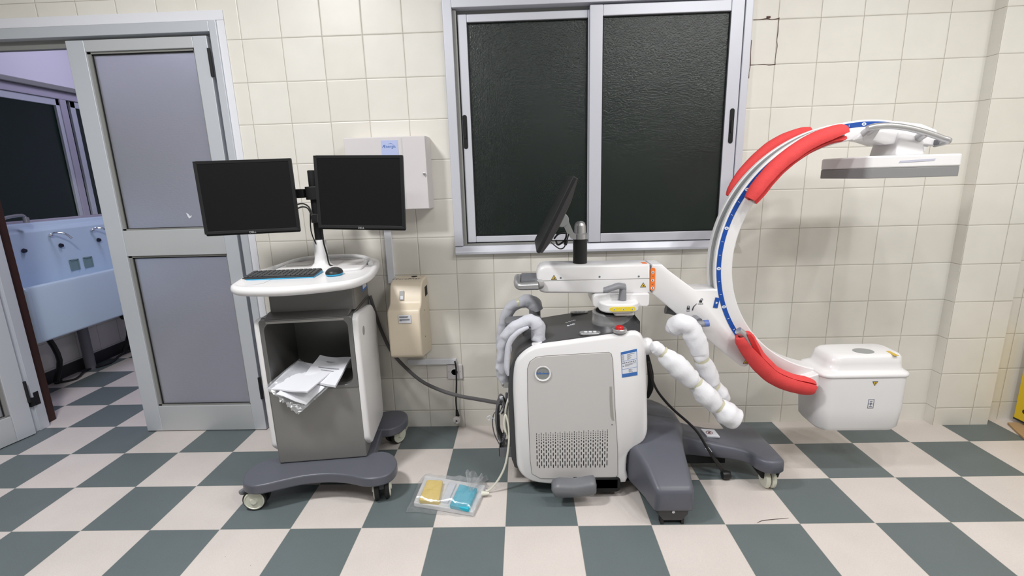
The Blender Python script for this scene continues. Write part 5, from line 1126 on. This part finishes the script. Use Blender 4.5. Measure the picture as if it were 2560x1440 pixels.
# foot switch with its cable
TZ = 0.035
fs_ = root('foot_switch', (1.0, -0.63, 0.0), 'white twin foot switch with yellow and cyan pads lying on the floor', 'foot switch')
FP = [(0.870, -0.512, 0.024), (1.168, -0.591, 0.024), (1.128, -0.777, 0.024), (0.858, -0.710, 0.024)]
b = MB(); b.prism([(p[0], p[1]) for p in FP], 0.0, 0.024, 'XY'); b.build('switch_base', 'white', fs_, bevel=0.006, seg=3)
def fpt(u, v, z=0.0):
    P_ = [Vector(p) for p in FP]; q_ = P_[0]*(1-u)*(1-v)+P_[1]*u*(1-v)+P_[2]*u*v+P_[3]*(1-u)*v; return (q_.x, q_.y)
for (u0, u1, v0, v1, m_, lb_) in ((0.10, 0.40, 0.20, 0.90, 'padyellow', 'yellow left pad'), (0.60, 0.90, 0.20, 0.90, 'padcyan', 'cyan right pad')):
    P_ = [fpt(u0, v0), fpt(u1, v0), fpt(u1, v1), fpt(u0, v1)]
    if m_ == 'padyellow': P_ = [(p[0], p[1]) for p in [(0.895, -0.581, 0.045), (0.969, -0.588, 0.045), (0.975, -0.730, 0.045), (0.886, -0.718, 0.045)]]
    else: P_ = [(p[0], p[1]) for p in [(1.050, -0.614, 0.045), (1.134, -0.644, 0.045), (1.109, -0.779, 0.045), (1.025, -0.752, 0.045)]]
    b = MB(); b.loft([[(x, y, 0.022) for x, y in P_], [(x, y, 0.044+0.04*(y+0.70)) for x, y in P_]]); lab(b.build('foot_pad', m_, fs_, bevel=0.005, seg=3), lb_)
P_ = [fpt(0.44, 0.16), fpt(0.56, 0.16), fpt(0.56, 0.88), fpt(0.44, 0.88)]
MB().prism(P_, 0.023, 0.034, 'XY').build('centre_ridge', 'sticker', fs_, bevel=0.003)
MB().tube([(1.168, -0.620, 0.015), (1.188, -0.620, 0.019), (1.227, -0.620, 0.068), (1.260, -0.620, 0.138), (1.278, -0.620, 0.228), (1.284, -0.620, 0.306), (1.277, -0.620, 0.367), (1.269, -0.620, 0.387), (1.262, -0.620, 0.345), (1.268, -0.620, 0.306)], 0.0048, 8, 5).build('switch_cable', 'cablewhite', fs_)
q_ = fpt(1.0, 0.25); MB().lathe([(0.011, 0), (0.009, 0.02), (0.006, 0.035)], (q_[0]-0.006, q_[1]-0.01, 0.02), 'X', 12).build('cable_gland', 'cablewhite', fs_)
b = MB(); b.tube(coil(1.283, -0.54, 0.325, 0.018, 0.095, 3, 0.005, 11, 0.003, 0.03), 0.005, 7, 3); tag(b.build('cable_coil', 'cablewhite'), 'coil of cream-white cable hanging beside the grey cable coil', 'cable coil')
# clear bag over the foot switch
def bag(pts_top, label_):
    pass
bp_ = root('plastic_bag', (1.0, -0.65, 0.0), 'clear crumpled plastic bag wrapped around the twin foot switch', 'plastic bag')
vs = []; NU, NV = 44, 32
BC = [Vector(p) for p in [(0.848, -0.529, 0.010), (1.179, -0.571, 0.010), (1.133, -0.784, 0.010), (0.835, -0.745, 0.010)]]
for j in range(NV+1):
    for i in range(NU+1):
        u, v = i/NU, j/NV; p = BC[0]*(1-u)*(1-v)+BC[1]*u*(1-v)+BC[2]*u*v+BC[3]*(1-u)*v
        e_ = min(u, 1-u, v, 1-v)
        h_ = 0.056*min(1, e_*9)**0.7
        nz_ = noise.noise(Vector((u*7, v*5, 1.7)))*0.010+noise.noise(Vector((u*19, v*15, 4)))*0.005
        vs.append((p.x+nz_*0.5, p.y+nz_*0.5, max(0.002, 0.004+h_+nz_*min(1, e_*6))))
fs = [(j*(NU+1)+i, j*(NU+1)+i+1, (j+1)*(NU+1)+i+1, (j+1)*(NU+1)+i) for j in range(NV) for i in range(NU)]
MB().add(vs, fs).build('film', 'filmthin', bp_, ang=80)
# gathered neck of the bag, standing up at the back
vs = []; NU, NV = 26, 12
base_c = Vector([(1.111, -0.678, 0.065)][0]); tl_ = Vector([(1.077, -0.600, 0.093)][0]); tr_ = Vector([(1.175, -0.520, 0.000)][0])
for j in range(NV+1):
    t = j/NV
    for i in range(NU+1):
        u = i/NU; top = tl_*(1-u)+tr_*u; top = top+Vector((0, 0.03*math.sin(u*PI), 0.010*math.sin(u*9)))
        rad = base_c+Vector((0.02*(u-0.5), 0.01*math.sin(u*12), 0))
        p = rad*(1-t**0.8)+top*t**0.8; p += Vector((0, 0.012*math.sin(u*22)*t, 0.004*math.sin(u*31)*t)); vs.append(p)
fs = [(j*(NU+1)+i, j*(NU+1)+i+1, (j+1)*(NU+1)+i+1, (j+1)*(NU+1)+i) for j in range(NV) for i in range(NU)]
MB().add(vs, fs).build('bag_neck', 'film', bp_, ang=80)

# loose cables
b = MB(); b.tube([[(0.525, -0.030, 0.796)][0]]+[(0.551, -0.030, 0.671), (0.574, -0.035, 0.592), (0.612, -0.040, 0.495), (0.667, -0.060, 0.425), (0.785, -0.120, 0.342), (0.907, -0.200, 0.318), (1.023, -0.280, 0.320), (1.133, -0.360, 0.337), (1.260, -0.450, 0.356)], 0.0095, 10, 4)
tag(b.build('connecting_cable', mat('thick_grey_cable', (0.105, 0.10, 0.105), 0.5)), 'thick grey cable sagging from the cart to the white machine', 'cable')
cb = root('mains_cable', (2.2, -0.53, 0), 'black mains cord running from the white cabinet down to the floor', 'cable')
MB().tube([(1.915, -0.500, 0.575), (1.932, -0.500, 0.498), (1.956, -0.500, 0.439), (2.000, -0.500, 0.379), (2.048, -0.500, 0.328), (2.098, -0.520, 0.286), (2.142, -0.530, 0.239), (2.184, -0.540, 0.168), (2.232, -0.530, 0.095), (2.277, -0.520, 0.030)], [0.0055, 0.0055, 0.0055, 0.006, 0.006, 0.006, 0.006, 0.006, 0.009, 0.010], 8, 5).build('cord', 'black', cb)
MB().tube([(2.187, -0.532, 0.163), (2.203, -0.532, 0.140)], 0.0085, 10, 1).build('cord_tag', 'sticker', cb)
c = [(2.283, -0.530, 0.020)][0]
MB().lathe([(0.0005, -0.02), (0.020, -0.018), (0.022, 0.0), (0.018, 0.018), (0.0005, 0.022)], (c[0], c[1], 0.022), 'X', 16).build('plug_head', 'black', cb)

# ------------------------------------------------------------------ foam wrappings
def foam(name, pts, rad, m, lbl, cat_, grp=None, bands=(), flat=1.0, wrinkle=0.08, seed=0, flap=None):
    r_ = root(name, pts[0], lbl, cat_, grp)
    mb = MB().tube(pts, rad, 22, 7)
    o = []
    for v in mb.v:
        n_ = noise.noise(Vector((v[0]*38+seed, v[1]*38, v[2]*38)))*wrinkle*0.05; o.append((v[0]+n_, v[1]+n_*0.6, v[2]+n_*0.8))
    mb.v = o; mb.build('foam_sleeve', m, r_, ang=70)
    if flap: MB().tube(flap, [0.006, 0.011, 0.013, 0.012, 0.012, 0.013, 0.008], 14, 5).build('foam_flap', m, r_, ang=70)
    for bnd in bands:
        P_ = Vector(pts[bnd]); t_ = (Vector(pts[min(bnd+1, len(pts)-1)])-Vector(pts[bnd-1])).normalized()
        MB().tube([P_-t_*0.007, P_+t_*0.007], rad[bnd]*1.07, 22, 1, cap=False).build('tape_band', 'tape', r_)
    return r_
foam('foam_wrapped_handle', [(1.421, -0.580, 0.716), (1.421, -0.580, 0.741), (1.415, -0.580, 0.784), (1.391, -0.585, 0.802), (1.352, -0.590, 0.795), (1.313, -0.600, 0.778), (1.279, -0.590, 0.736), (1.265, -0.580, 0.686), (1.259, -0.570, 0.623), (1.260, -0.560, 0.573), (1.269, -0.550, 0.521)], [0.030, 0.029, 0.033, 0.028, 0.024, 0.023, 0.023, 0.022, 0.023, 0.029, 0.027], 'foamgrey', 'near rear grab handle wrapped in pale grey foam on the charcoal deck', 'foam wrap', 'foam wrapped rear handles', seed=3, wrinkle=0.16, flap=[(1.380, -0.615, 0.785), (1.343, -0.615, 0.768), (1.314, -0.615, 0.744), (1.294, -0.615, 0.709), (1.286, -0.615, 0.659), (1.283, -0.615, 0.604), (1.290, -0.615, 0.571)])
foam('foam_wrapped_handle', [(1.422, -0.275, 0.765), (1.411, -0.275, 0.796), (1.376, -0.275, 0.812), (1.337, -0.275, 0.801), (1.299, -0.275, 0.782), (1.273, -0.275, 0.742), (1.255, -0.275, 0.693), (1.246, -0.275, 0.635), (1.240, -0.275, 0.573)], [0.030, 0.034, 0.034, 0.025, 0.029, 0.029, 0.022, 0.026, 0.024], 'foamgrey', 'far rear grab handle wrapped in pale grey foam, against the wall', 'foam wrap', 'foam wrapped rear handles', bands=(3,), seed=9, wrinkle=0.14)
foam('foam_padding', [(1.881, -0.660, 0.706), (1.897, -0.660, 0.702), (1.926, -0.660, 0.681), (1.955, -0.660, 0.651), (2.003, -0.660, 0.606), (2.051, -0.660, 0.559), (2.068, -0.660, 0.544), (2.111, -0.660, 0.492), (2.154, -0.660, 0.449), (2.166, -0.660, 0.438), (2.205, -0.660, 0.404), (2.245, -0.660, 0.374), (2.259, -0.660, 0.367)], [0.016, 0.027, 0.025, 0.040, 0.046, 0.038, 0.031, 0.045, 0.040, 0.033, 0.050, 0.046, 0.014], 'foamwhite', 'near front handle wrapped in segmented white foam, hanging lowest', 'foam wrap', 'white foam wrapped front handles', bands=(2, 6, 9), seed=21, wrinkle=0.10)
foam('foam_padding', [(1.997, -0.560, 0.730), (2.006, -0.570, 0.761), (2.023, -0.600, 0.783), (2.054, -0.600, 0.763), (2.079, -0.600, 0.718), (2.103, -0.600, 0.656), (2.110, -0.600, 0.628), (2.142, -0.580, 0.565), (2.167, -0.570, 0.505), (2.177, -0.570, 0.486), (2.216, -0.560, 0.443), (2.239, -0.560, 0.408)], [0.028, 0.043, 0.040, 0.042, 0.043, 0.038, 0.030, 0.042, 0.040, 0.031, 0.038, 0.024], 'foamwhite', 'far front handle wrapped in white foam, curving up over the swing arm', 'foam wrap', 'white foam wrapped front handles', bands=(6, 9), seed=33, wrinkle=0.10)

def split_foam(name, pts, ro, ri, gapdir, gapw, lbl, seed, taper=0.8):
    r_ = root(name, pts[0], lbl, 'foam sleeve', 'red foam sleeves on the ring handles')
    P = [Vector(p) for p in smooth_poly([tuple(q) for q in pts], 8, False)] if False else None
    Q = []; n = len(pts); V = [Vector(p) for p in pts]
    for i in range(n-1):
        p0, p1, p2, p3 = V[max(i-1, 0)], V[i], V[i+1], V[min(i+2, n-1)]
        for k in range(8):
            t = k/8; Q.append(0.5*((2*p1)+(p2-p0)*t+(2*p0-5*p1+4*p2-p3)*t*t+(3*p1-3*p2+p3-p0)*t**3))
    Q.append(V[-1]); rings = []; g_ = Vector(gapdir)
    for i, p in enumerate(Q):
        t_ = (Q[min(i+1, len(Q)-1)]-Q[max(i-1, 0)]).normalized(); u_1 = (g_-t_*g_.dot(t_)).normalized(); w_1 = t_.cross(u_1)
        s = i/(len(Q)-1); gw = gapw(s); rr_ = ro*(1-(1-taper)*max(0, abs(2*s-1)-0.82)/0.18)
        out_, in_ = [], []; K = 22
        for k in range(K+1):
            a = gw+(2*PI-2*gw)*k/K
            out_.append(p+(u_1*math.cos(a)+w_1*math.sin(a))*rr_*(1+0.05*noise.noise(p*22+Vector((k*0.1, seed, 0))))); in_.append(p+(u_1*math.cos(a)+w_1*math.sin(a))*ri)
        rings.append(out_+in_[::-1])
    MB().loft(rings).build('foam_tube', 'foamred', r_, ang=55)
    return r_
split_foam('red_foam_sleeve', [(p[0], -0.545, p[2]) for p in [(2.634, -0.545, 1.534), (2.592, -0.545, 1.528), (2.525, -0.545, 1.506), (2.459, -0.545, 1.470), (2.394, -0.545, 1.418), (2.340, -0.545, 1.357), (2.290, -0.545, 1.282)]], 0.035, 0.016, (0.5, -0.78, -0.40), lambda s: 0.14+0.35*max(0, 1-s*4)+0.38*max(0, (s-0.55)*2.2), 'upper near red foam sleeve split along the ring handle', 5)
split_foam('red_foam_sleeve', [(p[0], -0.33, p[2]) for p in [(2.300, -0.330, 1.287), (2.327, -0.330, 1.351), (2.381, -0.330, 1.424), (2.453, -0.330, 1.490), (2.535, -0.330, 1.533), (2.618, -0.330, 1.553)]], 0.030, 0.014, (0.3, 0.9, -0.3), lambda s: 0.15, 'upper far red foam sleeve, behind the ring and beside the window', 8)
split_foam('red_foam_sleeve', [(p[0], -0.55, p[2]) for p in [(2.299, -0.550, 0.710), (2.329, -0.550, 0.655), (2.379, -0.550, 0.586), (2.448, -0.550, 0.523), (2.529, -0.550, 0.486), (2.618, -0.550, 0.464)]], 0.041, 0.019, (-0.05, -0.85, 0.75), lambda s: 0.03+0.52*max(0, 1-s*3.0)+0.20*max(0, s-0.75)*4*0.3, 'lower red foam sleeve beside the white tube housing', 12)

# ------------------------------------------------------------------ right edge of the picture
ys = root('yellow_sign', (4.05, -0.10, 0.0), 'yellow plastic sign leaning in the right corner', 'sign')
b = MB(); b.prism([(-0.40, 0.028), (-0.035, 0.028), (-0.030, 0.52), (-0.36, 0.52)], 4.052, 4.062, 'YZ'); so2 = b.build('panel', 'signyellow', ys, bevel=0.003)
b = MB(); b.b2(4.050, 4.064, -0.40, -0.035, 0.022, 0.030); b.build('foot', 'black', ys)
MB().lathe([(0.006, 0), (0.012, 0), (0.012, -0.001), (0.006, -0.001)], (4.052, -0.085, 0.085), 'X', 16).build('symbol', 'print', so2)
cbp = [(p[0], p[1]) for p in [(3.986, -0.106, 0.010), (4.046, -0.095, 0.010), (3.971, -0.241, 0.010), (3.794, -0.419, 0.010), (3.869, -0.285, 0.010), (3.891, -0.232, 0.010)]]
b = MB(); b.prism([(4.00, -0.06), (4.045, -0.06), (4.085, -0.12), (4.085, -0.48), (4.02, -0.44), (3.925, -0.235), (3.955, -0.16)], 0.0, 0.012, 'XY')
tag(b.build('cardboard_piece', 'cardboard', bevel=0.002), 'flattened brown cardboard piece on the floor before the yellow sign', 'cardboard')

tag(MB().tube([(2.291, -0.827, 0.002), (2.315, -0.815, 0.002), (2.351, -0.809, 0.002), (2.393, -0.804, 0.002), (2.431, -0.800, 0.002)], [0.0006, 0.0012, 0.0012, 0.001, 0.0004], 5, 4).build('thread', mat('brown_thread', (0.09, 0.06, 0.05), 0.7)), 'thin curved brown thread lying on the cream tile at the lower right', 'thread')
